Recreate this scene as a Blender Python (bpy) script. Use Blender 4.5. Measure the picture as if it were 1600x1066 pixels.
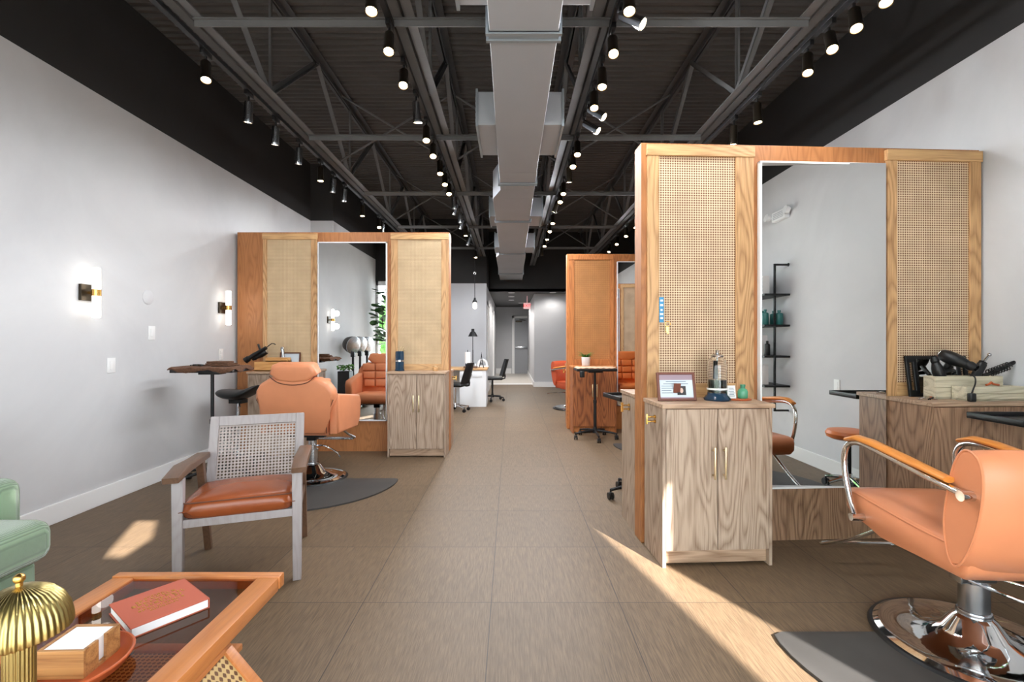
import bpy, bmesh, math, random
from mathutils import Vector, Matrix

for o in list(bpy.data.objects):
    bpy.data.objects.remove(o, do_unlink=True)
SC = bpy.context.scene
COL = SC.collection
PI = math.pi
F, H = 745.0, 1.25          # focal length in pixels of a 1600 frame, eye height

# ------------------------------------------------------------------ camera, world, sun, exposure
cam_d = bpy.data.cameras.new('camera'); cam = bpy.data.objects.new('camera', cam_d); COL.objects.link(cam)
cam.location = (0, 0, H); cam.rotation_euler = (PI / 2, 0, 0)
cam_d.sensor_width = 36; cam_d.lens = 36 * F / 1600
cam_d.shift_x = 2 / 1600; cam_d.shift_y = -1 / 1600
cam_d.clip_start = 0.05
SC.camera = cam
SC.view_settings.view_transform = 'Standard'; SC.view_settings.look = 'None'
SC.view_settings.exposure = -0.60; SC.view_settings.gamma = 1.0
SC.view_settings.use_curve_mapping = False
SC.cycles.max_bounces = 9; SC.cycles.diffuse_bounces = 5; SC.cycles.glossy_bounces = 5
SC.cycles.transmission_bounces = 6; SC.cycles.transparent_max_bounces = 10
SC.cycles.sample_clamp_indirect = 6.0
SC.cycles.caustics_reflective = False; SC.cycles.caustics_refractive = False

W = bpy.data.worlds.new('world'); SC.world = W; W.use_nodes = True
wn = W.node_tree; wn.nodes.clear()
wo = wn.nodes.new('ShaderNodeOutputWorld'); wb = wn.nodes.new('ShaderNodeBackground')
wt = wn.nodes.new('ShaderNodeTexCoord'); wsx = wn.nodes.new('ShaderNodeSeparateXYZ'); wr = wn.nodes.new('ShaderNodeValToRGB')
wr.color_ramp.elements[0].position = 0.45; wr.color_ramp.elements[0].color = (0.85, 0.94, 1.0, 1)
wr.color_ramp.elements[1].position = 1.0; wr.color_ramp.elements[1].color = (0.62, 0.78, 1.0, 1)
wn.links.new(wt.outputs['Generated'], wsx.inputs[0]); wn.links.new(wsx.outputs['Z'], wr.inputs[0])
wn.links.new(wr.outputs[0], wb.inputs[0]); wn.links.new(wb.outputs[0], wo.inputs[0])
wb.inputs[1].default_value = 12.5

SUN_TAN = 0.61
sd = bpy.data.lights.new('sun', 'SUN'); sun = bpy.data.objects.new('sun', sd); COL.objects.link(sun)
sdir = Vector((-0.5, 1.0, 0)).normalized(); sdir.z = -SUN_TAN
sun.rotation_euler = sdir.to_track_quat('-Z', 'Y').to_euler(); sun.location = (3, -6, 6)
sd.energy = 55.0; sd.angle = 0.01; sd.color = (1.0, 0.96, 0.92)

SPOT_W = 42.0       # one track head
LAMP_COL = (0.95, 0.985, 1.03)


# ------------------------------------------------------------------ materials
def lin(c):
    return tuple(((v / 255) / 12.92 if v / 255 <= 0.04045 else ((v / 255 + 0.055) / 1.055) ** 2.4) for v in c) + (1,)


def new_mat(name):
    m = bpy.data.materials.new(name); m.use_nodes = True
    nt = m.node_tree; b = nt.nodes['Principled BSDF']
    return m, nt, b


def N(nt, kind, **kw):
    n = nt.nodes.new(kind)
    for k, v in kw.items():
        setattr(n, k, v)
    return n


def math_n(nt, op, a, b=None, c=None):
    n = nt.nodes.new('ShaderNodeMath'); n.operation = op
    for i, v in enumerate((a, b, c)):
        if v is None: continue
        if isinstance(v, (int, float)): n.inputs[i].default_value = v
        else: nt.links.new(v, n.inputs[i])
    return n.outputs[0]


def ramp(nt, src, stops):
    r = nt.nodes.new('ShaderNodeValToRGB')
    while len(r.color_ramp.elements) < len(stops):
        r.color_ramp.elements.new(0.5)
    for e, (p, c) in zip(r.color_ramp.elements, stops):
        e.position = p; e.color = c
    nt.links.new(src, r.inputs[0])
    return r.outputs[0]


def bump(nt, b, h, strength=0.3, dist=0.01):
    n = nt.nodes.new('ShaderNodeBump'); n.inputs['Strength'].default_value = strength; n.inputs['Distance'].default_value = dist
    nt.links.new(h, n.inputs['Height']); nt.links.new(n.outputs[0], b.inputs['Normal'])


def plain(name, col, rough=0.5, metal=0.0, vary=0.0, scale=8, emit=None, estr=0, trans=0, ior=1.45, coat=0, bmp=0.0, alpha=None):
    m, nt, b = new_mat(name)
    c = lin(col)
    b.inputs['Base Color'].default_value = c; b.inputs['Roughness'].default_value = rough; b.inputs['Metallic'].default_value = metal
    b.inputs['IOR'].default_value = ior
    if trans: b.inputs['Transmission Weight'].default_value = trans
    if coat: b.inputs['Coat Weight'].default_value = coat; b.inputs['Coat Roughness'].default_value = 0.15
    if emit: b.inputs['Emission Color'].default_value = lin(emit); b.inputs['Emission Strength'].default_value = estr
    if vary or bmp:
        tc = N(nt, 'ShaderNodeTexCoord'); no = N(nt, 'ShaderNodeTexNoise'); no.inputs['Scale'].default_value = scale
        no.inputs['Detail'].default_value = 6
        nt.links.new(tc.outputs['Object'], no.inputs['Vector'])
        if vary:
            lo = tuple(max(0, v * (1 - vary)) for v in c[:3]) + (1,); hi = tuple(min(1, v * (1 + vary)) for v in c[:3]) + (1,)
            nt.links.new(ramp(nt, no.outputs['Fac'], [(0.3, lo), (0.7, hi)]), b.inputs['Base Color'])
        if bmp: bump(nt, b, no.outputs['Fac'], bmp, 0.004)
    return m


def oak(name, light, dark, axis='z', rings=9.0, rough=0.5, contrast=1.0):
    m, nt, b = new_mat(name)
    tc = N(nt, 'ShaderNodeTexCoord'); oi = N(nt, 'ShaderNodeObjectInfo')
    cm = N(nt, 'ShaderNodeVectorMath', operation='SCALE'); cb = N(nt, 'ShaderNodeCombineXYZ')
    nt.links.new(oi.outputs['Random'], cb.inputs[0]); nt.links.new(oi.outputs['Random'], cb.inputs[2])
    nt.links.new(cb.outputs[0], cm.inputs[0]); cm.inputs['Scale'].default_value = 7.0
    ad = N(nt, 'ShaderNodeVectorMath', operation='ADD')
    nt.links.new(tc.outputs['Object'], ad.inputs[0]); nt.links.new(cm.outputs[0], ad.inputs[1])

    def mapped(along, across):
        mp = N(nt, 'ShaderNodeMapping'); s = [across] * 3; s['xyz'.index(axis)] = along
        mp.inputs['Scale'].default_value = s
        nt.links.new(ad.outputs[0], mp.inputs[0]); return mp.outputs[0]
    n1 = N(nt, 'ShaderNodeTexNoise'); n1.inputs['Scale'].default_value = 1.0; n1.inputs['Detail'].default_value = 1.5
    nt.links.new(mapped(0.9, 5.5), n1.inputs['Vector'])
    rg = math_n(nt, 'PINGPONG', math_n(nt, 'MULTIPLY', n1.outputs['Fac'], rings * 2.2), 0.5)
    n2 = N(nt, 'ShaderNodeTexNoise'); n2.inputs['Scale'].default_value = 1.0; n2.inputs['Detail'].default_value = 3
    nt.links.new(mapped(7.0, 240.0), n2.inputs['Vector'])
    n3 = N(nt, 'ShaderNodeTexNoise'); n3.inputs['Scale'].default_value = 1.0; n3.inputs['Detail'].default_value = 2
    nt.links.new(mapped(0.5, 3.0), n3.inputs['Vector'])
    a = math_n(nt, 'MULTIPLY', math_n(nt, 'POWER', math_n(nt, 'MULTIPLY', rg, 2.0), 1.6), 0.62 * contrast)
    f = math_n(nt, 'ADD', a, math_n(nt, 'MULTIPLY', math_n(nt, 'SUBTRACT', 0.56, n2.outputs['Fac']), 1.5 * contrast))
    f = math_n(nt, 'ADD', f, math_n(nt, 'MULTIPLY', math_n(nt, 'SUBTRACT', n3.outputs['Fac'], 0.5), 0.8))
    nt.links.new(ramp(nt, f, [(0.0, lin(light)), (1.0, lin(dark))]), b.inputs['Base Color'])
    b.inputs['Roughness'].default_value = rough
    bump(nt, b, f, 0.12, -0.002)
    return m


def cane(name, strand, hole, axes='xz', pitch=0.0135, through=False, shade2=None, thr=0.15):
    m, nt, b = new_mat(name)
    tc = N(nt, 'ShaderNodeTexCoord'); sp = N(nt, 'ShaderNodeSeparateXYZ')
    nt.links.new(tc.outputs['Object'], sp.inputs[0])
    k = 2 * PI / pitch
    ch = {'x': 0, 'y': 1, 'z': 2}
    u = math_n(nt, 'MULTIPLY', sp.outputs[ch[axes[0]]], k); v = math_n(nt, 'MULTIPLY', sp.outputs[ch[axes[1]]], k)
    s = math_n(nt, 'ADD', math_n(nt, 'COSINE', u), math_n(nt, 'COSINE', v))
    fac = math_n(nt, 'MULTIPLY', math_n(nt, 'SUBTRACT', s, thr), 4.0)
    fac = math_n(nt, 'MINIMUM', math_n(nt, 'MAXIMUM', fac, 0.0), 1.0)
    n2 = N(nt, 'ShaderNodeTexNoise'); n2.inputs['Scale'].default_value = 6.0
    nt.links.new(tc.outputs['Object'], n2.inputs['Vector'])
    base = ramp(nt, n2.outputs['Fac'], [(0.3, lin(strand)), (0.7, lin(shade2 or tuple(int(c * 0.9) for c in strand)))])
    if through:
        nt.links.new(base, b.inputs['Base Color'])
        tr = N(nt, 'ShaderNodeBsdfTransparent'); mx = N(nt, 'ShaderNodeMixShader')
        out = nt.nodes['Material Output']
        nt.links.new(fac, mx.inputs[0]); nt.links.new(b.outputs[0], mx.inputs[1]); nt.links.new(tr.outputs[0], mx.inputs[2])
        nt.links.new(mx.outputs[0], out.inputs[0])
    else:
        mx = N(nt, 'ShaderNodeMix', data_type='RGBA')
        nt.links.new(fac, mx.inputs[0]); nt.links.new(base, mx.inputs[6]); mx.inputs[7].default_value = lin(hole)
        nt.links.new(mx.outputs[2], b.inputs['Base Color'])
        bump(nt, b, math_n(nt, 'SUBTRACT', 1.0, fac), 0.4, 0.002)
    b.inputs['Roughness'].default_value = 0.6
    return m


def plaster(name, c1, c2, rough=0.85):
    m, nt, b = new_mat(name)
    tc = N(nt, 'ShaderNodeTexCoord')
    n1 = N(nt, 'ShaderNodeTexNoise'); n1.inputs['Scale'].default_value = 0.9; n1.inputs['Detail'].default_value = 8
    n1.inputs['Roughness'].default_value = 0.6; n1.inputs['Distortion'].default_value = 0.6
    nt.links.new(tc.outputs['Object'], n1.inputs['Vector'])
    nt.links.new(ramp(nt, n1.outputs['Fac'], [(0.3, lin(c1)), (0.7, lin(c2))]), b.inputs['Base Color'])
    b.inputs['Roughness'].default_value = rough
    bump(nt, b, n1.outputs['Fac'], 0.08, 0.01)
    return m


def tile_floor():
    m, nt, b = new_mat('floor_tile')
    tc = N(nt, 'ShaderNodeTexCoord'); sp = N(nt, 'ShaderNodeSeparateXYZ'); nt.links.new(tc.outputs['Object'], sp.inputs[0])
    T = 0.61
    ux = math_n(nt, 'DIVIDE', math_n(nt, 'ADD', sp.outputs[0], 0.093 + T * 20), T)
    uy = math_n(nt, 'DIVIDE', math_n(nt, 'ADD', sp.outputs[1], T * 20 - 2.273), T)
    ex = math_n(nt, 'ABSOLUTE', math_n(nt, 'SUBTRACT', math_n(nt, 'FRACT', ux), 0.5))
    ey = math_n(nt, 'ABSOLUTE', math_n(nt, 'SUBTRACT', math_n(nt, 'FRACT', uy), 0.5))
    g = math_n(nt, 'GREATER_THAN', math_n(nt, 'MAXIMUM', ex, ey), 0.5 - 0.0032)
    cell = N(nt, 'ShaderNodeCombineXYZ')
    nt.links.new(math_n(nt, 'FLOOR', ux), cell.inputs[0]); nt.links.new(math_n(nt, 'FLOOR', uy), cell.inputs[1])
    wn_ = N(nt, 'ShaderNodeTexWhiteNoise', noise_dimensions='3D'); nt.links.new(cell.outputs[0], wn_.inputs['Vector'])
    mp = N(nt, 'ShaderNodeMapping'); mp.inputs['Scale'].default_value = (260, 12, 1)
    off = N(nt, 'ShaderNodeVectorMath', operation='ADD'); sc = N(nt, 'ShaderNodeVectorMath', operation='SCALE'); sc.inputs['Scale'].default_value = 3
    nt.links.new(wn_.outputs['Color'], sc.inputs[0]); nt.links.new(tc.outputs['Object'], off.inputs[0]); nt.links.new(sc.outputs[0], off.inputs[1])
    nt.links.new(off.outputs[0], mp.inputs[0])
    n1 = N(nt, 'ShaderNodeTexNoise'); n1.inputs['Scale'].default_value = 1; n1.inputs['Detail'].default_value = 4
    nt.links.new(mp.outputs[0], n1.inputs['Vector'])
    streak = ramp(nt, n1.outputs['Fac'], [(0.32, lin((90, 74, 57))), (0.68, lin((118, 98, 76)))])
    n2 = N(nt, 'ShaderNodeTexNoise'); n2.inputs['Scale'].default_value = 1.3; nt.links.new(tc.outputs['Object'], n2.inputs['Vector'])
    vfac = math_n(nt, 'ADD', math_n(nt, 'MULTIPLY', wn_.outputs['Value'], 0.12), math_n(nt, 'MULTIPLY', n2.outputs['Fac'], 0.2))
    hs = N(nt, 'ShaderNodeHueSaturation'); nt.links.new(streak, hs.inputs['Color'])
    nt.links.new(math_n(nt, 'ADD', vfac, 0.84), hs.inputs['Value'])
    mx = N(nt, 'ShaderNodeMix', data_type='RGBA'); nt.links.new(g, mx.inputs[0]); nt.links.new(hs.outputs[0], mx.inputs[6])
    mx.inputs[7].default_value = lin((62, 53, 46)); nt.links.new(mx.outputs[2], b.inputs['Base Color'])
    b.inputs['Roughness'].default_value = 0.50; b.inputs['Specular IOR Level'].default_value = 0.30
    bump(nt, b, math_n(nt, 'SUBTRACT', n1.outputs['Fac'], math_n(nt, 'MULTIPLY', g, 0.8)), 0.15, 0.003)
    return m


def corduroy(name, c):
    m, nt, b = new_mat(name)
    tc = N(nt, 'ShaderNodeTexCoord'); w = N(nt, 'ShaderNodeTexWave'); w.inputs['Scale'].default_value = 55; w.inputs['Distortion'].default_value = 0.3
    w.bands_direction = 'X'
    nt.links.new(tc.outputs['Object'], w.inputs['Vector'])
    nt.links.new(ramp(nt, w.outputs['Fac'], [(0.0, lin(tuple(int(v * 0.8) for v in c))), (0.7, lin(c))]), b.inputs['Base Color'])
    b.inputs['Roughness'].default_value = 0.9; b.inputs['Sheen Weight'].default_value = 0.5
    bump(nt, b, w.outputs['Fac'], 0.5, 0.004)
    return m


def boards(name, c1, c2):
    m = oak(name, c1, c2, 'x', rings=6, rough=0.75, contrast=0.9)
    return m


def dimglass(name, col, rough=0.02):
    m, nt, b = new_mat(name)
    b.inputs['Base Color'].default_value = lin(col); b.inputs['Transmission Weight'].default_value = 1.0
    b.inputs['Roughness'].default_value = rough; b.inputs['IOR'].default_value = 1.45
    return m


def window_glass():
    m, nt, b = new_mat('window_glass')
    nt.nodes.remove(b)
    out = nt.nodes['Material Output']
    tr = N(nt, 'ShaderNodeBsdfTransparent'); gl = N(nt, 'ShaderNodeBsdfGlossy'); gl.inputs['Roughness'].default_value = 0.0
    fr = N(nt, 'ShaderNodeFresnel'); fr.inputs['IOR'].default_value = 1.3; mx = N(nt, 'ShaderNodeMixShader')
    ge = N(nt, 'ShaderNodeNewGeometry')
    nt.links.new(math_n(nt, 'MULTIPLY', fr.outputs[0], math_n(nt, 'SUBTRACT', 1.0, ge.outputs['Backfacing'])), mx.inputs[0]); nt.links.new(tr.outputs[0], mx.inputs[1]); nt.links.new(gl.outputs[0], mx.inputs[2])
    nt.links.new(mx.outputs[0], out.inputs[0])
    return m


def tinted_top():
    m, nt, b = new_mat('smoked_glass')
    nt.nodes.remove(b)
    out = nt.nodes['Material Output']
    tr = N(nt, 'ShaderNodeBsdfTransparent'); tr.inputs[0].default_value = lin((214, 186, 162))
    gl = N(nt, 'ShaderNodeBsdfGlossy'); gl.inputs['Roughness'].default_value = 0.01
    fr = N(nt, 'ShaderNodeFresnel'); fr.inputs['IOR'].default_value = 1.5; mx = N(nt, 'ShaderNodeMixShader')
    ge = N(nt, 'ShaderNodeNewGeometry')
    nt.links.new(math_n(nt, 'MULTIPLY', fr.outputs[0], math_n(nt, 'SUBTRACT', 1.0, ge.outputs['Backfacing'])), mx.inputs[0]); nt.links.new(tr.outputs[0], mx.inputs[1]); nt.links.new(gl.outputs[0], mx.inputs[2])
    nt.links.new(mx.outputs[0], out.inputs[0])
    return m


M = {}
M['wall'] = plaster('limewash', (194, 194, 196), (208, 208, 209))
M['wall_back'] = plaster('grey_paint', (180, 181, 184), (188, 189, 192))
M['wall_paint'] = plain('grey_wall_paint', (206, 206, 208), 0.8)
M['trimw'] = plain('white_trim', (236, 236, 236), 0.4)
M['black'] = plain('black_paint', (38, 37, 37), 0.8, vary=0.15, scale=2)
M['deck'] = plain('deck_paint', (68, 64, 61), 0.65, vary=0.1, scale=3)
M['steel'] = plain('joist_paint', (92, 92, 92), 0.6, vary=0.1)
M['dsteel'] = plain('dark_joist_paint', (62, 62, 63), 0.6, vary=0.1)
M['duct'] = plain('duct_grey', (154, 158, 164), 0.55, vary=0.04, scale=2)
M['duct2'] = plain('duct_flange_grey', (138, 146, 152), 0.4, 0.3)
M['floor'] = tile_floor()
M['floor2'] = plain('hall_floor', (196, 190, 182), 0.4, vary=0.05)
M['oak'] = oak('oak_cabinet', (182, 160, 140), (118, 92, 72))
M['oak_d'] = oak('oak_brown', (170, 134, 106), (100, 70, 48))
M['oak_x'] = oak('oak_cabinet_across', (186, 156, 130), (132, 102, 78), 'x')
M['amber'] = oak('oak_amber', (176, 116, 68), (128, 76, 40), contrast=0.7)
M['stile'] = oak('oak_stile', (204, 160, 112), (142, 100, 60))
M['stile_x'] = oak('oak_stile_across', (208, 166, 116), (150, 106, 64), 'x', contrast=0.8)
M['orange'] = oak('oak_warm_lit', (196, 124, 66), (130, 70, 30), contrast=0.7)  # warm light on the rear divider is put into this oak's colour
M['warm_lit_d'] = oak('oak_warm_lit_door', (176, 106, 60), (104, 52, 22), contrast=1.1)  # rear cabinet oak, the same warm light held in its colour
M['cane'] = cane('cane_near', (228, 200, 166), (112, 70, 42), 'xz', 0.0150)
M['cane_m'] = cane('cane_fine', (212, 186, 150), (176, 146, 108), 'xz', 0.0136)
M['cane_lit'] = cane('cane_warm_lit', (200, 140, 82), (150, 94, 48), 'xz', 0.0136)  # rear cane, warm light painted into strand and hole colours
M['cane_t'] = cane('cane_grey_open', (176, 164, 158), (90, 70, 60), 'xz', 0.0185, through=True, thr=0.45)
M['cane_tab'] = cane('cane_table', (196, 164, 108), (92, 58, 28), 'yz', 0.0155)
M['mirror'] = plain('mirror_silver', (240, 242, 242), 0.0, 1.0)
M['mframe'] = plain('mirror_white_frame', (240, 240, 240), 0.35)
M['brass'] = plain('brass', (214, 170, 96), 0.25, 1.0)
M['brass_s'] = plain('pale_brass', (232, 212, 170), 0.3, 1.0)
M['bronze'] = plain('dark_bronze', (70, 62, 52), 0.35, 0.9)
M['leather'] = plain('tan_leather', (214, 138, 98), 0.38, vary=0.05, scale=6, bmp=0.08)
M['leather_d'] = plain('brown_leather', (138, 70, 36), 0.26, vary=0.16, scale=5, bmp=0.08)
M['leather_o'] = plain('orange_leather', (206, 112, 54), 0.4, vary=0.05)
M['red'] = plain('rust_leather', (176, 74, 42), 0.4)
M['piping'] = plain('dark_piping', (92, 52, 34), 0.6)
M['chrome'] = plain('chrome', (226, 228, 230), 0.06, 1.0)
M['chrome_b'] = plain('brushed_chrome', (190, 192, 196), 0.22, 1.0)
M['blackp'] = plain('black_plastic', (17, 17, 18), 0.4)
M['blackm'] = plain('black_metal', (30, 30, 31), 0.45, 0.4)
M['hoodm'] = plain('hood_plastic', (40, 37, 34), 0.55)
M['mat'] = plain('rubber_mat', (62, 60, 58), 0.55, vary=0.12, scale=5, bmp=0.1)
M['armwood'] = oak('arm_wood', (226, 146, 66), (196, 110, 40), 'y', contrast=0.5, rough=0.3)
M['greywood'] = oak('bleached_wood', (160, 152, 152), (124, 112, 108), contrast=0.4, rough=0.45)
M['brownwood'] = oak('brown_wood', (104, 76, 58), (72, 50, 36), 'y', contrast=0.6, rough=0.4)
M['tablewood'] = oak('table_wood', (192, 122, 66), (152, 84, 40), 'y', contrast=0.5, rough=0.35)
M['tablewood_x'] = oak('table_wood_across', (192, 122, 66), (152, 84, 40), 'x', contrast=0.5, rough=0.35)
M['smoked'] = tinted_top()
M['green'] = corduroy('sage_corduroy', (116, 140, 110))
M['book'] = plain('terracotta_cover', (180, 92, 70), 0.7)
M['gold'] = plain('gold_foil', (214, 160, 70), 0.4, 0.6)
M['paper'] = plain('white_paper', (240, 240, 240), 0.8)
M['boxwood'] = oak('box_wood', (180, 130, 78), (118, 72, 38), 'x', rough=0.45)
M['traywood'] = plain('tray_wood', (176, 84, 44), 0.35, vary=0.15)
M['towel'] = plain('brown_towel', (96, 66, 48), 0.95, vary=0.3, scale=60, bmp=0.6)
M['glass'] = dimglass('clear_glass', (255, 255, 255))
M['gglass'] = dimglass('green_glass', (120, 205, 160))
M['blueliq'] = plain('blue_green_liquid', (14, 84, 62), 0.1, trans=0.4)
M['darkblue'] = plain('dark_blue_glass', (28, 52, 72), 0.15)
M['white'] = plain('white_plastic', (236, 236, 236), 0.4)
M['desk'] = plain('white_desk', (226, 228, 230), 0.35)
M['leaf'] = plain('leaf_green', (72, 120, 44), 0.5, vary=0.3)
M['dleaf'] = plain('dark_leaf', (48, 84, 40), 0.45, vary=0.3)
M['bark'] = plain('bark', (96, 78, 60), 0.9)
M['weather'] = boards('weathered_wood', (206, 196, 172), (150, 140, 118))
M['yellowwood'] = boards('honey_wood', (222, 170, 106), (184, 124, 64))
M['blue'] = plain('blue_card', (62, 142, 190), 0.5)
M['teal'] = plain('teal_bottle', (44, 104, 100), 0.35)
M['frame_red'] = plain('mahogany_frame', (110, 62, 48), 0.4)
M['lic'] = plain('licence_paper', (206, 216, 224), 0.6)
M['lic_top'] = plain('licence_band', (160, 140, 152), 0.6)
M['ink'] = plain('printed_ink', (96, 112, 128), 0.7)
M['photo'] = plain('photo_dark', (52, 50, 52), 0.6)
M['skin'] = plain('photo_face', (214, 184, 170), 0.6)
M['tubeglow'] = plain('sconce_glass', (255, 250, 245), 0.4, emit=(255, 246, 232), estr=6)
M['lensglow'] = plain('spot_lens', (255, 230, 190), 0.3, emit=(255, 214, 160), estr=60)
M['downglow'] = plain('downlight_lens', (255, 250, 240), 0.3, emit=(255, 246, 232), estr=14)
M['bulbglow'] = plain('bulb', (255, 250, 240), 0.3, emit=(255, 240, 220), estr=6)
M['exit_glow'] = plain('exit_panel', (246, 214, 214), 0.4, emit=(255, 190, 190), estr=0.5)
M['exit_red'] = plain('exit_letters', (230, 40, 40), 0.4, emit=(255, 40, 40), estr=1.5)
M['winglass'] = window_glass()
M['doorgrey'] = plain('grey_door', (150, 152, 156), 0.5)
M['soil'] = plain('soil', (50, 38, 30), 0.95)
M['asphalt'] = plain('pavement', (170, 166, 160), 0.9, vary=0.1)
M['sun_blocker'] = plain('sun_blocker_pale', (210, 205, 198), 0.8)  # for the added slab outside that holds back the sun
M['leafout'] = plain('hedge_leaves', (110, 160, 80), 0.8, vary=0.5, scale=9)


# ------------------------------------------------------------------ mesh builder
class MB:
    def __init__(self, X=None):
        self.bm = bmesh.new(); self.X = X or Matrix.Identity(4)

    def _x(self, vs, X=None):
        T = self.X @ X if X is not None else self.X
        for v in vs: v.co = T @ v.co

    def box(self, x0, y0, z0, x1, y1, z1, bev=0.0, seg=2, X=None):
        r = bmesh.ops.create_cube(self.bm, size=1.0); vs = r['verts']
        for v in vs:
            v.co = Vector(((x0 + x1) / 2 + v.co.x * (x1 - x0), (y0 + y1) / 2 + v.co.y * (y1 - y0), (z0 + z1) / 2 + v.co.z * (z1 - z0)))
        if bev > 0:
            bev = min(bev, 0.49 * min(abs(x1 - x0), abs(y1 - y0), abs(z1 - z0)))
            es = list({e for v in vs for e in v.link_edges})
            rr = bmesh.ops.bevel(self.bm, geom=es, offset=bev, segments=seg, affect='EDGES', profile=0.5)
            vs = list({v for f in rr['faces'] for v in f.verts} | {v for v in vs if v.is_valid})
        self._x(vs, X); return self

    def ring_surface(self, rings, cap0=True, cap1=True, closed=False, X=None):
        bm = self.bm; R_ = []
        for ring in rings:
            R_.append([bm.verts.new(p) for p in ring])
        n = len(rings[0]); pairs = list(zip(R_[:-1], R_[1:]))
        if closed: pairs.append((R_[-1], R_[0]))
        for a, b in pairs:
            for i in range(n):
                j = (i + 1) % n
                try: bm.faces.new((a[i], a[j], b[j], b[i]))
                except ValueError: pass
        if not closed:
            if cap0: bm.faces.new(list(reversed(R_[0])))
            if cap1: bm.faces.new(R_[-1])
        self._x([v for r in R_ for v in r], X); return self

    def cyl(self, p0, p1, r0, r1=None, n=20, X=None):
        r1 = r0 if r1 is None else r1
        p0 = Vector(p0); p1 = Vector(p1); d = (p1 - p0).normalized()
        a = d.orthogonal().normalized(); b = d.cross(a)
        rings = [[p + (a * math.cos(2 * PI * i / n) + b * math.sin(2 * PI * i / n)) * r for i in range(n)] for p, r in ((p0, r0), (p1, r1))]
        return self.ring_surface(rings, X=X)

    def lathe(self, prof, c=(0, 0, 0), n=32, X=None, rib=0, ribd=0.0):
        rings = []
        for r, z in prof:
            ring = []
            for i in range(n):
                a = 2 * PI * i / n
                rr = max(r, 0.0004)
                if rib and r > 0.004: rr *= 1 + ribd * math.cos(a * rib)
                ring.append(Vector((c[0] + rr * math.cos(a), c[1] + rr * math.sin(a), c[2] + z)))
            rings.append(ring)
        return self.ring_surface(rings, X=X)

    def tube(self, pts, r, n=10, smooth=0, closed=False, flat=1.0, X=None):
        P = [Vector(p) for p in pts]
        if smooth:
            Q = []; m = len(P)
            for i in range(m if closed else m - 1):
                p0 = P[(i - 1) % m] if closed or i > 0 else P[0]; p1 = P[i]; p2 = P[(i + 1) % m]; p3 = P[(i + 2) % m] if closed or i + 2 < m else P[-1]
                for k in range(smooth):
                    t = k / smooth
                    Q.append(0.5 * ((2 * p1) + (-p0 + p2) * t + (2 * p0 - 5 * p1 + 4 * p2 - p3) * t * t + (-p0 + 3 * p1 - 3 * p2 + p3) * t ** 3))
            if not closed: Q.append(P[-1])
            P = Q
        m = len(P); rings = []; a = None
        for i, p in enumerate(P):
            if closed: d = P[(i + 1) % m] - P[i - 1]
            else: d = P[min(i + 1, m - 1)] - P[max(i - 1, 0)]
            d.normalize()
            if a is None:
                a = d.orthogonal() if abs(d.z) > 0.9 else d.cross(Vector((0, 0, 1)))
                a.normalize()
            else:
                a = (a - d * a.dot(d)).normalized()
            b = d.cross(a)
            rr = r[i * (len(r) - 1) // max(1, m - 1)] if isinstance(r, (list, tuple)) else r
            rings.append([p + (a * math.cos(2 * PI * k / n) + b * math.sin(2 * PI * k / n) * flat) * rr for k in range(n)])
        return self.ring_surface(rings, closed=closed, X=X)

    def prism(self, poly, z0, z1, axis='z', bev=0.0, seg=2, X=None):
        mp = {'z': lambda u, v, w: (u, v, w), 'x': lambda u, v, w: (w, u, v), 'y': lambda u, v, w: (u, w, v)}[axis]
        bm = self.bm
        lo = [bm.verts.new(mp(u, v, z0)) for u, v in poly]; hi = [bm.verts.new(mp(u, v, z1)) for u, v in poly]
        n = len(poly); fs = [bm.faces.new(list(reversed(lo))), bm.faces.new(hi)]
        for i in range(n):
            j = (i + 1) % n; fs.append(bm.faces.new((lo[i], lo[j], hi[j], hi[i])))
        vs = lo + hi
        if bev > 0:
            es = list({e for f in fs[:2] for e in f.edges})
            rr = bmesh.ops.bevel(bm, geom=es, offset=bev, segments=seg, affect='EDGES', profile=0.5)
            vs = list({v for f in rr['faces'] for v in f.verts} | {v for v in vs if v.is_valid})
        self._x(vs, X); return self

    def ball(self, c, r, X=None, u=20, v=12):
        r3 = r if isinstance(r, (tuple, list)) else (r, r, r)
        rings = []
        for i in range(v + 1):
            t = -PI / 2 + PI * i / v
            cr = max(math.cos(t), 0.002)
            rings.append([Vector((c[0] + r3[0] * cr * math.cos(2 * PI * k / u), c[1] + r3[1] * cr * math.sin(2 * PI * k / u), c[2] + r3[2] * math.sin(t))) for k in range(u)])
        return self.ring_surface(rings, X=X)

    def done(self, name, mat, parent=None, smooth=True, ang=0.65, kind=None):
        bmesh.ops.remove_doubles(self.bm, verts=self.bm.verts, dist=0.00002)
        bmesh.ops.recalc_face_normals(self.bm, faces=self.bm.faces)
        me = bpy.data.meshes.new(name); self.bm.to_mesh(me); self.bm.free()
        me.materials.append(M[mat] if isinstance(mat, str) else mat)
        if smooth:
            me.shade_smooth()
            try: me.set_sharp_from_angle(angle=ang)
            except Exception: pass
        o = bpy.data.objects.new(name, me); COL.objects.link(o)
        if parent is not None: o.parent = parent
        if kind: o['kind'] = kind
        return o


def thing(name, label, cat, loc=(0, 0, 0), rz=0.0, group=None):
    o = bpy.data.objects.new(name, None); COL.objects.link(o); o.empty_display_size = 0.1
    o.location = loc; o.rotation_euler = (0, 0, rz); o['label'] = label; o['category'] = cat
    if group: o['group'] = group
    return o


def tag(o, label, cat, group=None, loc=None, rz=None):
    o['label'] = label; o['category'] = cat
    if group: o['group'] = group
    if loc is not None: o.location = loc
    if rz is not None: o.rotation_euler = (0, 0, rz)
    return o


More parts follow.
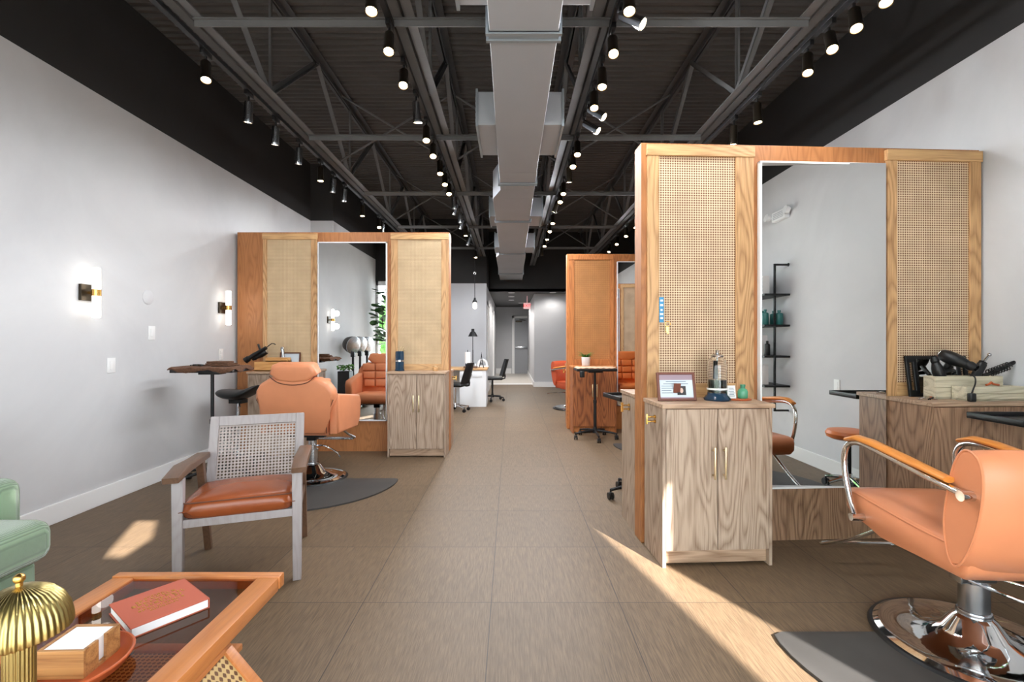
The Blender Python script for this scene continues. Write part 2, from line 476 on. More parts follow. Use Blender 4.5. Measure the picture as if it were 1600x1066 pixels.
def dup(root, loc=None, rz=None, label=None, group=None, rot=None):
    r = root.copy(); COL.objects.link(r)
    if loc is not None: r.location = loc
    if rz is not None: r.rotation_euler = (0, 0, rz)
    if rot is not None: r.rotation_euler = rot
    if label: r['label'] = label
    if group: r['group'] = group
    for ch in list(root.children):
        c = ch.copy(); COL.objects.link(c); c.parent = r
        for g in list(ch.children):
            d = g.copy(); COL.objects.link(d); d.parent = c
    return r


def text_mesh(body, size, mat, parent, X, name='lettering', ext=0.0006, align='CENTER'):
    cu = bpy.data.curves.new(name, 'FONT'); cu.body = body; cu.size = size; cu.extrude = ext; cu.align_x = align; cu.align_y = 'CENTER'
    cu.materials.append(M[mat]); o = bpy.data.objects.new(name, cu); COL.objects.link(o)
    if parent is not None: o.parent = parent
    bpy.context.view_layer.update(); dg = bpy.context.evaluated_depsgraph_get()
    me = bpy.data.meshes.new_from_object(o.evaluated_get(dg)); me.materials.clear(); me.materials.append(M[mat])
    bpy.data.objects.remove(o, do_unlink=True)
    o = bpy.data.objects.new(name, me); COL.objects.link(o); o.parent = parent; o.matrix_local = X
    return o


def struct(name, b, mat, smooth=False, **k):
    return b.done(name, mat, smooth=smooth, kind='structure', **k)


# ------------------------------------------------------------------ room shell
XL, XR, YF, YE, ZP, ZD = -3.12, 3.01, -0.30, 17.9, 3.115, 4.0
struct('floor', MB().box(XL - .2, YF - .1, -0.1, XR + .2, 13.7, 0), 'floor')
struct('floor_hall', MB().box(-0.6, 13.7, -0.1, 0.7, YE, 0.0), 'floor2')
struct('trim_1', MB().box(-0.55, 13.45, 0.0, 0.63, 13.75, 0.006), 'trimw')
struct('wall_left', MB().box(XL - .15, YF, 0, XL, 7.43, ZP).box(XL - .15, 7.43, 0, -2.77, 10.8, ZP), 'wall')
struct('wall_left_upper', MB().box(XL - .15, YF, ZP, XL, 7.43, ZD).box(XL - .15, 7.43, ZP, -2.77, 10.8, ZD), 'black')
struct('wall_right', MB().box(XR, YF, 0, XR + .15, 12.8, ZP), 'wall')
struct('wall_right_upper', MB().box(XR, YF, ZP, XR + .15, 12.8, ZD), 'black')
struct('wall_back_left', MB().box(-3.27, 10.8, 0, -.55, 10.95, 2.54).box(-.7, 10.95, 0, -.55, YE, 2.5), 'wall_back')
struct('wall_back_right', MB().box(.63, 12.8, 0, XR + .15, 12.95, 2.5).box(.63, 12.95, 0, .78, YE, 2.5), 'wall_back')
struct('wall_back', MB().box(-.7, YE, 0, .78, YE + .15, 2.5), 'wall_back')
struct('wall_upper_back', MB().box(-3.27, 10.8, 2.54, -.55, 10.95, ZD).box(-.55, 12.1, 2.5, XR + .15, 12.25, ZD).box(-.7, 10.95, 2.5, -.55, 12.25, ZD), 'black')
struct('ceiling_hall', MB().box(-.70, 10.95, 2.5, -.55, YE, 2.56).box(-.55, 12.1, 2.5, XR, YE, 2.56), 'dsteel')
# fluted metal deck, flutes running across the room
dk = MB(); bm = dk.bm
prev = None; y = YF - 0.1; prof = []
while y < 12.3:
    prof += [(y, ZD), (y + .012, ZD + .028), (y + .048, ZD + .028), (y + .060, ZD)]
    y += 0.088
for yy, zz in prof:
    a = bm.verts.new((XL - .15, yy, zz)); b_ = bm.verts.new((XR + .15, yy, zz))
    if prev: bm.faces.new((prev[0], prev[1], b_, a))
    prev = (a, b_)
struct('ceiling', dk, 'deck')
struct('ceiling_slab', MB().box(XL - .15, YF - .1, ZD + .04, XR + .15, 12.3, ZD + .12), 'black')
# baseboards
struct('baseboard_left', MB().box(XL, YF, 0, XL + .016, 5.38, .135, .004), 'trimw')
struct('baseboard_right', MB().box(XR - .016, YF, 0, XR, 2.98, .135, .004), 'trimw')
struct('baseboard_right_rear', MB().box(XR - .016, 3.6, 0, XR, 12.8, .135, .004), 'trimw')
struct('baseboard_left_rear', MB().box(-2.77, 7.43, 0, -2.754, 10.8, .135, .004).box(XL, 5.9, 0, XL + .016, 7.43, .135).box(XL, 7.414, 0, -2.754, 7.43, .135), 'trimw')
struct('baseboard_back', MB().box(-2.75, 10.784, 0, -.55, 10.8, .135).box(.614, 12.784, 0, XR, 12.8, .135).box(.614, 12.8, 0, .63, YE, .135)
       .box(-.55, 10.784, 0, -.534, 11.05, .135).box(-.55, 12.0, 0, -.534, 12.6, .135).box(-.55, YE - .016, 0, .03, YE, .2), 'trimw')

# storefront behind the camera
struct('wall_front', MB().box(XL - .15, YF - .15, 2.62, XR + .15, YF, ZD + .1)
       .box(XL - .15, YF - .15, 0, XL, YF, 2.62).box(2.41, YF - .15, 0, XR + .15, YF, 2.62), 'black')
for i, (a, b_) in enumerate(((XL, -1.62), (-1.62, -.10), (-.10, .92), (.92, 2.41))):
    w = struct('window_%d' % (i + 1), MB().box(a, YF - .10, 0.0, a + .05, YF - .03, 2.62).box(b_ - .02, YF - .10, 0, b_, YF - .03, 2.62)
               .box(a, YF - .10, 2.52, b_, YF - .03, 2.62).box(a, YF - .10, 0, b_, YF - .03, .12), 'trimw')
    MB().box(a + .05, YF - .07, .12, b_ - .02, YF - .062, 2.52).done('pane', 'winglass', w, smooth=False)
# outside
struct('ground_outside', MB().box(-14, -16, -.25, 14, YF - .15, -.02), 'asphalt')
struct('added_sun_blocker', MB().prism([(-9, -.45), (-.62, -.45), (-.53, -.81), (-.235, -1.46), (-.20, -1.76), (.04, -1.80), (-.3, -3.2), (-9, -3.2)], 2.9, 3.1)
       .prism([(-.44, -.45), (2.50, -.45), (2.62, -.81), (3.05, -2.5), (3.22, -3.2), (-.3, -3.2), (.04, -1.80), (0.0, -1.46), (-.42, -.81)], 2.9, 3.1), 'sun_blocker')  # unseen slab, added and outlined to cut the sun into narrow floor patches
Rn = random.Random(5)
for i, (x, y_, s) in enumerate(((-12.2, -11, 1.5), (-8.6, -10.4, 1.4), (-4.7, -11.2, 1.7), (-.8, -11.5, 1.4))):
    b = MB()
    for k in range(170):
        a, e = Rn.uniform(0, 2 * PI), Rn.uniform(-.9, 1.4); rr = s * Rn.uniform(.75, 1.0)
        c = Vector((rr * math.cos(a) * math.cos(e), rr * math.sin(a) * math.cos(e), s * 1.1 + rr * .9 * math.sin(e)))
        q = Vector((Rn.gauss(0, 1), Rn.gauss(0, 1), Rn.gauss(0, 1))).to_track_quat('Z', 'Y').to_matrix().to_4x4()
        b.ball((0, 0, 0), (.26, .2, .03), X=Matrix.Translation(c) @ q, u=6, v=4)
    tag(b.done('shrub', 'leafout'), ['leafy green shrub outside, farthest from the shop door', 'second leafy green shrub outside, counted from the left end',
        'largest round leafy shrub outside the shop window', 'leafy shrub outside, right of the largest one'][i], 'shrub', 'shrubs outside the shop window', (x, y_, -.02))


# ------------------------------------------------------------------ steel roof joists
ZB, ZT = 3.15, 3.93
PITCH = 1.85


def joist(x, label):
    t = thing('roof_joist', label, 'joist', (x, 0, 0), 0, 'open web roof joists')
    L0, L1 = YF, 12.09
    b = MB()
    for s in (-1, 1):
        b.box(s * .012 - (.055 if s < 0 else 0), L0, ZB, s * .012 + (.055 if s > 0 else 0), L1, ZB + .008)
        b.box(s * .012 - .004, L0, ZB, s * .012 + .004, L1, ZB + .055)
    b.done('bottom_chord', 'steel', t, smooth=False)
    b = MB()
    for s in (-1, 1):
        b.box(s * .012 - (.06 if s < 0 else 0), L0, ZT + .05, s * .012 + (.06 if s > 0 else 0), L1, ZT + .058)
        b.box(s * .012 - .004, L0, ZT, s * .012 + .004, L1, ZT + .055)
    b.done('top_chord', 'dsteel', t, smooth=False)
    yb = 3.72 - PITCH * 3
    while yb < 12.2:
        for a, c, r in (((yb, ZB + .03), (yb + PITCH / 2, ZT + .03), .021), ((yb + PITCH / 2, ZT + .03), (yb + PITCH, ZB + .03), .021), ((yb, ZB + .03), (yb, ZT + .03), .014)):
            if a[0] >= L0 and c[0] <= L1 and c[0] >= L0:
                q = MB(); d = Vector((0, c[0] - a[0], c[1] - a[1])); ln = d.length
                X = Matrix.Translation((0, a[0], a[1])) @ d.to_track_quat('Z', 'X').to_matrix().to_4x4()
                q.box(-r, -r, 0, r, -r + .006, ln, X=X).box(-r, -r, 0, -r + .006, r, ln, X=X)
                q.done('web_bar', 'steel', t, smooth=False)
        yb += PITCH
    return t


JX = (-1.88, -.63, .545, 1.77)
for x, l in zip(JX, ('grey open web roof joist nearest the left wall', 'grey open web roof joist just left of the duct',
                     'grey open web roof joist just right of the duct', 'grey open web roof joist nearest the right wall')):
    joist(x, l)
# bridging between joists
for k, yb in enumerate((2.82, 4.42, 6.1, 7.9, 9.7)):
    b = MB().box(JX[0] + .01, yb - .02, ZB - .008, JX[3] - .01, yb + .02, ZB - .001).box(JX[0] + .01, yb - .004, ZB - .045, JX[3] - .01, yb + .004, ZB - .008)
    tag(b.done('bridging_bar', 'steel', smooth=False), ['nearest horizontal steel bar bridging the joists', 'second horizontal steel bar bridging the joists',
        'third horizontal steel bar bridging the joists', 'fourth horizontal steel bar bridging the joists', 'farthest horizontal steel bar bridging the joists'][k],
        'bridging bar', 'bridging bars')
nm = ('nearest', 'second', 'third', 'farthest')
for j, (xa, xb) in enumerate(zip(JX[:-1], JX[1:])):
    for k, yb in enumerate((2.65, 5.2, 7.7, 10.2)):
        b = MB()
        for za, zb, o in ((ZB + .06, ZT, 0), (ZT, ZB + .06, .03)):
            b.cyl((xa + .03, yb + o, za), (xb - .03, yb + o, zb), .011, n=6)
        tag(b.done('cross_brace', 'steel'), '%s X shaped steel brace %s' % (nm[k], ('between the two joists on the left', 'over the duct between the middle joists', 'between the two joists on the right')[j]),
            'brace', 'cross braces between the joists')

# ------------------------------------------------------------------ duct
t = thing('air_duct', 'long pale grey rectangular air duct under the ceiling', 'air duct', (0, 0, 0))
DB = 2.78
segs = [(.0, 2.36, -.107, .237), (2.45, 4.35, -.107, .237), (4.35, 4.85, -.105, .24), (4.85, 5.15, None, None), (5.15, 6.1, -.192, .24), (6.18, 8.5, -.19, .245), (8.58, 8.75, None, None), (8.75, 10.9, -.265, .27), (10.98, 12.09, -.27, .29)]
b = MB()
for y0, y1, a, c in segs:
    if a is None: continue
    b.box(a, y0, DB, c, y1, DB + .30, .004)
b.prism([(-.105, 4.85), (.24, 4.85), (.24, 5.15), (-.192, 5.15)], DB, DB + .3)
b.prism([(-.19, 8.5), (.245, 8.5), (.27, 8.75), (-.265, 8.75)], DB, DB + .3)
b.done('duct_run', 'duct', t, smooth=False)
for y0, a, c in ((2.36, -.107, .237), (4.62, -.105, .24), (6.1, -.192, .245), (8.40, -.19, .245), (10.9, -.27, .28)):
    b = MB()
    for dy in (0, .055):
        b.box(a - .018, y0 + dy, DB - .012, c + .018, y0 + dy + .02, DB + .31)
    b.box(a - .004, y0, DB - .003, c + .004, y0 + .075, DB + .3)
    b.done('duct_flange', 'duct2', t, smooth=False)
for y0, y1 in ((1.9, 2.22), (3.45, 4.02), (6.0, 6.5), (8.0, 8.5)):
    for s, e in ((-1, -.105), (1, .237)):
        b = MB(); e2 = e + s * (.14 if y0 < 6 else .16)
        b.prism([(min(e, e2), y0), (max(e, e2), y0), (max(e, e2), y1), (min(e, e2), y1)], DB + .03, DB + .27, bev=.004)
        o = b.done('supply_boot', 'duct', t, smooth=False)
        b = MB().box(e2 - .008, y0 - .015, DB + .015, e2 + .008, y1 + .015, DB + .285)
        for q in range(5):
            zz = DB + .06 + q * .04
            b.box(e2 + s * .008, y0 + .01, zz, e2 + s * .012, y1 - .01, zz + .02)
        b.done('grille', 'duct2', o, smooth=False)

# ------------------------------------------------------------------ track lighting
TZ = 3.10
tracks = [(-1.95, [3.05, 3.55, 3.96, 4.4, 4.89, 5.25, 5.6, 6.27, 7.04, 7.3], 'far left', {0: 'cam', 8: 'cam', 4: 'down', 7: 'down'}),
          (-.705, [2.42, 2.77, 3.15, 3.55, 3.98, 4.34, 4.74, 5.09, 5.44, 5.9, 6.2, 6.6, 7.0, 7.45, 8.2, 9.5], 'left of the duct', {0: 'cam', 1: 'cam', 2: 'cam', 4: 'cam', 5: 'cam', 6: 'cam', 7: 'cam', 8: 'cam', 13: 'down', 15: 'cam'}),
          (.60, [2.42, 2.60, 2.81, 3.13, 3.43, 3.66, 3.9, 4.28, 4.60, 4.90, 5.41, 5.76, 6.08, 6.77, 7.3, 7.8, 8.4, 9.2], 'right of the duct',
           {0: 'cam', 1: 'side', 2: 'cam', 3: 'cam', 4: 'cam', 5: 'side', 6: 'side', 7: 'cam', 8: 'cam', 10: 'cam', 11: 'cam', 13: 'cam', 14: 'cam', 15: 'cam', 16: 'cam'}),
          (1.85, [2.36, 2.57, 2.77, 2.97, 3.58, 3.95, 7.0, 7.6, 8.27, 8.9], 'far right', {0: 'cam', 1: 'cam', 2: 'cam', 3: 'cam', 4: 'down', 6: 'cam', 7: 'cam', 8: 'cam', 9: 'cam'})]
ordn = ['first', 'second', 'third', 'fourth', 'fifth', 'sixth', 'seventh', 'eighth', 'ninth', 'tenth', 'eleventh', 'twelfth', 'thirteenth', 'fourteenth',
        'fifteenth', 'sixteenth', 'seventeenth', 'eighteenth']


def head_meshes(lit, chrome):
    body = MB().lathe([(.0, .0), (.024, .0), (.030, -.012), (.030, -.115), (.033, -.125), (.033, -.150), (.028, -.150), (.026, -.138), (.0, -.138)], n=24)
    lens = MB().lathe([(.0, -.140), (.0255, -.140), (.0255, -.146), (.0, -.148)], n=20)
    return body, lens


proto = {}
for x, ys, nmx, modes in tracks:
    b = MB().box(-.018, 1.8 if x > -1 else 1.0, TZ, .018, 10.6, TZ + .03, .003)
    for yy in (2.0, 4.0, 6.0, 8.0, 10.0): b.box(-.006, yy, TZ + .03, .006, yy + .03, TZ + .055)
    tag(b.done('lighting_track', 'blackm', smooth=False), 'black ceiling lighting track running %s' % ('along the %s joist' % nmx if 'far' in nmx else nmx), 'lighting track', 'lighting tracks', (x, 0, 0))
    for i, yy in enumerate(ys):
        md = modes.get(i, 'off')
        lab = '%s spotlight from the front on the %s track, %s' % (ordn[i], nmx, {'cam': 'lens glowing', 'side': 'turned sideways', 'down': 'pointing down', 'off': 'lens hidden'}[md])
        t = thing('track_spotlight', lab, 'spotlight', (x, yy, TZ), 0, 'track spotlights %s' % nmx)
        key = 'm'
        if not proto:
            a = MB().box(-.014, -.045, -.035, .014, .045, 0, .004).cyl((0, 0, -.035), (0, 0, -.075), .008, n=10)
            proto['mount'] = a.done('mount', 'blackm'); COL.objects.unlink(proto['mount'])
            bb, ll = head_meshes(1, 0)
            proto['head'] = bb.done('head', 'bronze'); COL.objects.unlink(proto['head'])
            proto['headc'] = proto['head'].data.copy(); proto['headc'].materials[0] = M['chrome_b']
            proto['lens'] = ll.done('lens', 'lensglow'); COL.objects.unlink(proto['lens'])
        a = proto['mount'].copy(); COL.objects.link(a); a.parent = t
        h = proto['head'].copy(); COL.objects.link(h); h.parent = t
        if md in ('side', 'off') and x < 0.3: h.data = proto['headc']
        if md == 'side': h.data = proto['headc']
        h.location = (0, 0, -.07)
        aim = {'cam': Vector((.0 - x * .12, -.62, -.8)), 'side': Vector((.7, -.35, -.6)), 'down': Vector((.02, -.05, -1)), 'off': Vector((-.16 if x < -1 else (.04 if i % 2 else -.35), .2, -1))}[md]
        if md == 'cam': aim = Vector((-x * .1, -.30 - .09 * (i % 3), -.95))
        h.rotation_euler = (-aim).to_track_quat('Z', 'Y').to_euler()
        l = proto['lens'].copy(); COL.objects.link(l); l.parent = h
        ld = bpy.data.lights.new('spot', 'SPOT'); ld.energy = SPOT_W * (0.75 if yy < 5.5 else 1.9) * (0.27 if x < -1 else 0.5 if x > 1 else 0.9); ld.spot_size = math.radians(178); ld.spot_blend = .35
        ld.shadow_soft_size = .03; ld.color = LAMP_COL
        lo = bpy.data.objects.new('spot_lamp', ld); COL.objects.link(lo); lo.parent = h; lo.location = (0, 0, -.165)


# ------------------------------------------------------------------ room dividers and cabinets
DH, DT = 2.47, 0.13


def cane_frame(b_parent, u0, c0, c1, u1, y, s, mats, tag_=''):
    """stiles and rails of one cane panel on the face at y; s=-1 front, +1 back"""
    st, stx, cn = mats
    yf = y + s * .022
    ya, yb = min(y, yf), max(y, yf)
    MB().box(u0, ya, .02, c0, yb, 2.386, .002).done('stile', st, b_parent, smooth=False)
    MB().box(c1, ya, .02, u1, yb, 2.386, .002).done('stile', st, b_parent, smooth=False)
    yg = y + s * .028; a2, b2 = min(y, yg), max(y, yg)
    MB().box(u0 - .005, a2, 2.385, u1 + .005, b2, 2.452, .002).done('top_rail', stx, b_parent, smooth=False)
    MB().box(c0, ya, .90, c1, yb, .985, .002).done('bottom_rail', stx, b_parent, smooth=False)
    yc = y + s * .010
    MB().box(c0, min(y, yc), .985, c1, max(y, yc), 2.385).done('cane_panel', cn, b_parent, smooth=False)


def divider(name, label, loc, rz, L, T, panels, mir, mats, glass_rot=0.0, back=True, mz=(.33, 2.36)):
    t = thing(name, label, 'room divider', loc, rz, 'oak and cane room dividers')
    body, st, stx, cn = mats
    MB().box(0, 0, 0, L, T, DH, .003).done('body', body, t, smooth=False)
    sides = [(0, -1)] + ([(T, 1)] if back else [])
    for y, s in sides:
        for p in panels:
            cane_frame(t, p[0], p[1], p[2], p[3], y, s, (st, stx, cn))
        a, c = mir
        yo = y + s * .035
        y0, y1 = min(y, yo), max(y, yo)
        z0, z1 = mz; fw = .011
        fr = MB().box(a, y0, z0, a + fw, y1, z1).box(c - fw, y0, z0, c, y1, z1).box(a, y0, z0, c, y1, z0 + fw).box(a, y0, z1 - fw, c, y1, z1).done('mirror_frame', 'mframe', t, smooth=False)
        yk = y + s * .006
        MB().box(a - .02, min(y, yk), .0, c + .02, max(y, yk), z0 - .004).done('base_panel', 'oak_d' if body == 'amber' and rz > 0 else body, t, smooth=False)
        yg = y + s * .024
        X = Matrix.Translation(((a + c) / 2, yg, 0)) @ Matrix.Rotation(glass_rot if s < 0 else 0, 4, 'Z')
        hw = (c - a) / 2 - .002
        MB().box(-hw, -.002, z0 + .004, hw, .002, z1 - .004, X=X).done('mirror_glass', 'mirror', fr, smooth=False)
    return t


RZ = 0.052
NEAR = Matrix.Translation((.805, 2.94, 0)) @ Matrix.Rotation(RZ, 4, 'Z')
FAR = Matrix.Translation((.795, 6.73, 0))
LEFT = Matrix.Translation((-3.085, 5.38, 0))
divider('room_divider', 'large near oak divider with cane panels and tall mirror at right', (.805, 2.94, 0), RZ, 2.2, DT,
        [(.032, .104, .588, .702), (1.567, 1.631, 2.116, 2.19)], (.735, 1.538), ('amber', 'stile', 'stile_x', 'cane'), glass_rot=-.052)
divider('room_divider', 'oak divider with cane panels and mirror against the left wall', (-3.085, 5.38, 0), 0, 2.392, .16,
        [(.298, .341, .839, .907), (1.74, 1.814, 2.305, 2.385)], (.919, 1.695), ('amber', 'stile', 'stile_x', 'cane_m'), mz=(.345, 2.355))
divider('room_divider', 'rear warm-lit oak and cane divider beyond the near one', (.795, 6.73, 0), 0, 2.2, DT,
        [(.02, .10, .60, .66), (1.54, 1.61, 2.11, 2.19)], (.70, 1.50), ('orange', 'orange', 'orange', 'cane_lit'))


def bar_handle(b, x, y, z0, z1, out=-1, r=.005):
    b.box(x - r, y + out * .038, z0, x + r, y + out * .028, z1, .0015)
    for z in (z0 + .02, z1 - .02): b.cyl((x, y + out * .028, z), (x, y, z), .004, n=8)


def cabinet(label, loc, rz, w=.62, d=.30, h=.90, mats=('oak', 'oak', 'oak_x'), side_handle=None):
    t = thing('cabinet', label, 'cabinet', loc, rz, 'oak station cabinets')
    ca, do, tp = mats
    MB().box(0, -d, 0, .018, -.001, h - .024).box(w - .018, -d, 0, w, -.001, h - .024).box(.018, -d + .02, .085, w - .018, -.001, h - .024)\
        .done('carcass', ca, t, smooth=False)
    MB().box(.018, -d + .03, .012, w - .018, -d + .045, .085).done('toe_kick', tp, t, smooth=False)
    MB().box(-.008, -d - .018, h - .024, w + .008, -.001, h, .003).done('worktop', tp, t, smooth=False)
    for a, c, hx in ((.020, w / 2 - .002, w / 2 - .03), (w / 2 + .002, w - .020, w / 2 + .03)):
        dr = MB().box(a, -d - .002, .092, c, -d + .018, h - .030, .0015).done('door', do, t, smooth=False)
        b = MB(); bar_handle(b, hx, -d, .49, .665)
        b.done('handle', 'brass_s', dr)
    if side_handle:
        sx, sy, sz = side_handle
        b = MB(); s = -1 if sx <= 0 else 1
        b.box(sx + s * .055, sy - .005, sz - .030, sx + s * .045, sy + .005, sz + .030, .0015)
        for z in (-.013, .013):
            b.cyl((sx + s * .048, sy, sz + z), (sx, sy, sz + z), .005, n=10).cyl((sx + s * .008, sy, sz + z), (sx, sy, sz + z), .011, n=12)
        b.done('tool_hook', 'brass', t)
    return t


def at(Mx, x, y, z=0):
    v = Mx @ Vector((x, y, z)); return (v.x, v.y, v.z)


cabinet('pale oak two-door cabinet under the left cane panel of the near divider', at(NEAR, .012, -.024), RZ, side_handle=(0, -.19, .80))
cabinet('oak cabinet carrying hairdryers and wooden crates beside the right wall', at(NEAR, 1.555, -.024), RZ, w=.635, mats=('oak_d', 'oak_d', 'oak_x'))
cabinet('oak cabinet on the rear face of the near divider, brass tool hook on its side', at(NEAR, .63, DT + .024), RZ + PI, side_handle=(.62, -.12, .80))
cabinet('oak cabinet on the rear face of the near divider beside the right wall', at(NEAR, 2.19, DT + .024), RZ + PI)
cabinet('oak cabinet under the right cane panel of the left divider, dark jar on top', at(LEFT, 1.77, -.024), 0, d=.27, h=.915)
cabinet('oak cabinet behind the padded salon chair, wooden caddy on top', at(LEFT, .28, -.024), 0, d=.27, h=.915)
cabinet('oak cabinet on the rear face of the left divider', at(LEFT, 2.385, .184), PI, d=.27, side_handle=(0, -.12, .80))
cabinet('warm-lit oak cabinet below the small potted plant', at(FAR, .035, -.024), 0, w=.59, mats=('warm_lit_d', 'warm_lit_d', 'orange'), side_handle=None)
cabinet('warm-lit oak cabinet on the rear face of the rear divider', at(FAR, .65, DT + .024), PI, mats=('warm_lit_d', 'warm_lit_d', 'orange'), side_handle=(.62, -.12, .80))


# ------------------------------------------------------------------ salon chairs
def chrome_base(t, r=.345, h=.30, y0=0.0):
    MB().lathe([(0, 0.004), (r, .004), (r + .004, .012), (r - .004, .022), (r - .03, .026)], n=56).done('base_rim', 'blackp', t)
    MB().lathe([(r - .012, .022), (r - .035, .034), (r - .07, .026), (.17, .040), (.105, .075), (.07, .125), (.055, .135), (.05, .14), (0, .14)], n=56).done('base', 'chrome', t)
    MB().lathe([(.055, .135), (.058, .145), (.055, .155), (.050, .158), (.050, .27), (.036, .272), (.036, h + .04), (0, h + .04)], n=32).done('column', 'chrome_b', t)


def soft_block(prof, hw, axis='x', bev=.02, seg=3):
    return MB().prism(prof, -hw, hw, axis, bev, seg)


def salon_chair_tube(label, loc, rz, leather='leather', group='hydraulic salon chairs'):
    t = thing('salon_chair', label, 'salon chair', loc, rz, group)
    chrome_base(t, .345, .30)
    MB().box(-.10, -.11, .325, .10, .12, .345, .004).box(-.045, -.05, .285, .045, .05, .325, .004).done('seat_plate', 'chrome', t)
    hw = .225
    s = [(-.20, .37), (-.235, .42), (-.235, .50), (-.05, .498), (.20, .510), (.38, .522), (.435, .515), (.452, .48), (.448, .42), (.41, .385), (.2, .36)]
    b = soft_block(s, hw, 'x', .022, 3)
    b.done('seat', leather, t, ang=1.0)
    # piping along the seat's side edge
    b = MB()
    for sx in (-1, 1): b.tube([(sx * (hw + .001), y, z - .012) for y, z in ((-.2, .497), (0, .497), (.2, .508), (.37, .519), (.43, .51))], .004, n=6, smooth=3)
    b.done('seat_piping', leather, t)
    bk = [(-.215, .41), (-.19, .47), (-.180, .56), (-.195, .68), (-.225, .80), (-.262, .862), (-.30, .868), (-.335, .835), (-.348, .76), (-.335, .64), (-.298, .51), (-.25, .42)]
    b = MB()
    # backrest: side profile lofted across with a slight wrap
    n = 12; rings = []
    for k in range(n + 1):
        u = -1 + 2 * k / n; sc = 1 - .07 * (abs(u) ** 6)
        cy = sum(p[0] for p in bk) / len(bk); cz = sum(p[1] for p in bk) / len(bk)
        rings.append([Vector((u * .245, cy + (y - cy) * sc + .03 * u * u, cz + (z - cz) * sc)) for y, z in bk])
    b.ring_surface(rings)
    b.done('backrest', leather, t, ang=.9)
    for sx in (-1, 1):
        cy = sum(p[0] for p in bk) / len(bk); cz = sum(p[1] for p in bk) / len(bk)
        MB().tube([(sx * .244, cy + (y - cy) * .94 + .03, cz + (z - cz) * .94) for y, z in bk], .0045, n=6, smooth=3, closed=True).done('backrest_piping', leather, t)
    for sx in (-1, 1):
        x = sx * .262
        b = MB().tube([(x, -.27, .70), (x, -.1, .722), (x, .12, .752), (x, .28, .768), (x, .365, .745), (x, .395, .68), (x, .385, .58), (x, .35, .48), (x, .315, .415)], .0135, n=14, smooth=5)
        b.cyl((sx * .2, -.27, .70), (sx * .285, -.27, .70), .019, n=18).cyl((sx * .2, .315, .41), (sx * .283, .315, .41), .018, n=18)
        o = b.done('arm', 'chrome', t)
        pts = [(-.20, .737), (0, .762), (.2, .787), (.30, .790), (.375, .768)]
        rings = []
        for i, (y, z) in enumerate(pts):
            w_ = (.022, .028, .028, .026, .018)[i]; th = (.012, .015, .015, .014, .010)[i]
            rings.append([Vector((x + w_ * math.cos(a), y, z + th * (math.sin(a)))) for a in [2 * PI * k / 12 for k in range(12)]])
        MB().ring_surface(rings).done('arm_pad', 'armwood', o, ang=1.2)
    b = MB().tube([(-.14, .30, .37), (-.17, .48, .24), (-.19, .68, .13), (-.15, .72, .12), (.15, .72, .12), (.19, .68, .13), (.17, .48, .24), (.14, .30, .37)], .0095, n=10, smooth=4)
    b.tube([(-.178, .60, .172), (.178, .60, .172)], .008, n=8)
    b.done('footrest', 'chrome', t)
    b = MB().box(-.075, -.03, .270, -.035, .03, .318, .004).tube([(-.06, 0, .292), (-.02, -.12, .288), (.10, -.26, .270), (.22, -.34, .262), (.30, -.36, .255)], .0065, n=8, smooth=5)
    b.tube([(.03, .03, .292), (.16, -.10, .290), (.30, -.20, .282)], .005, n=8, smooth=5)
    b.done('pump_lever', 'chrome', t)
    return t


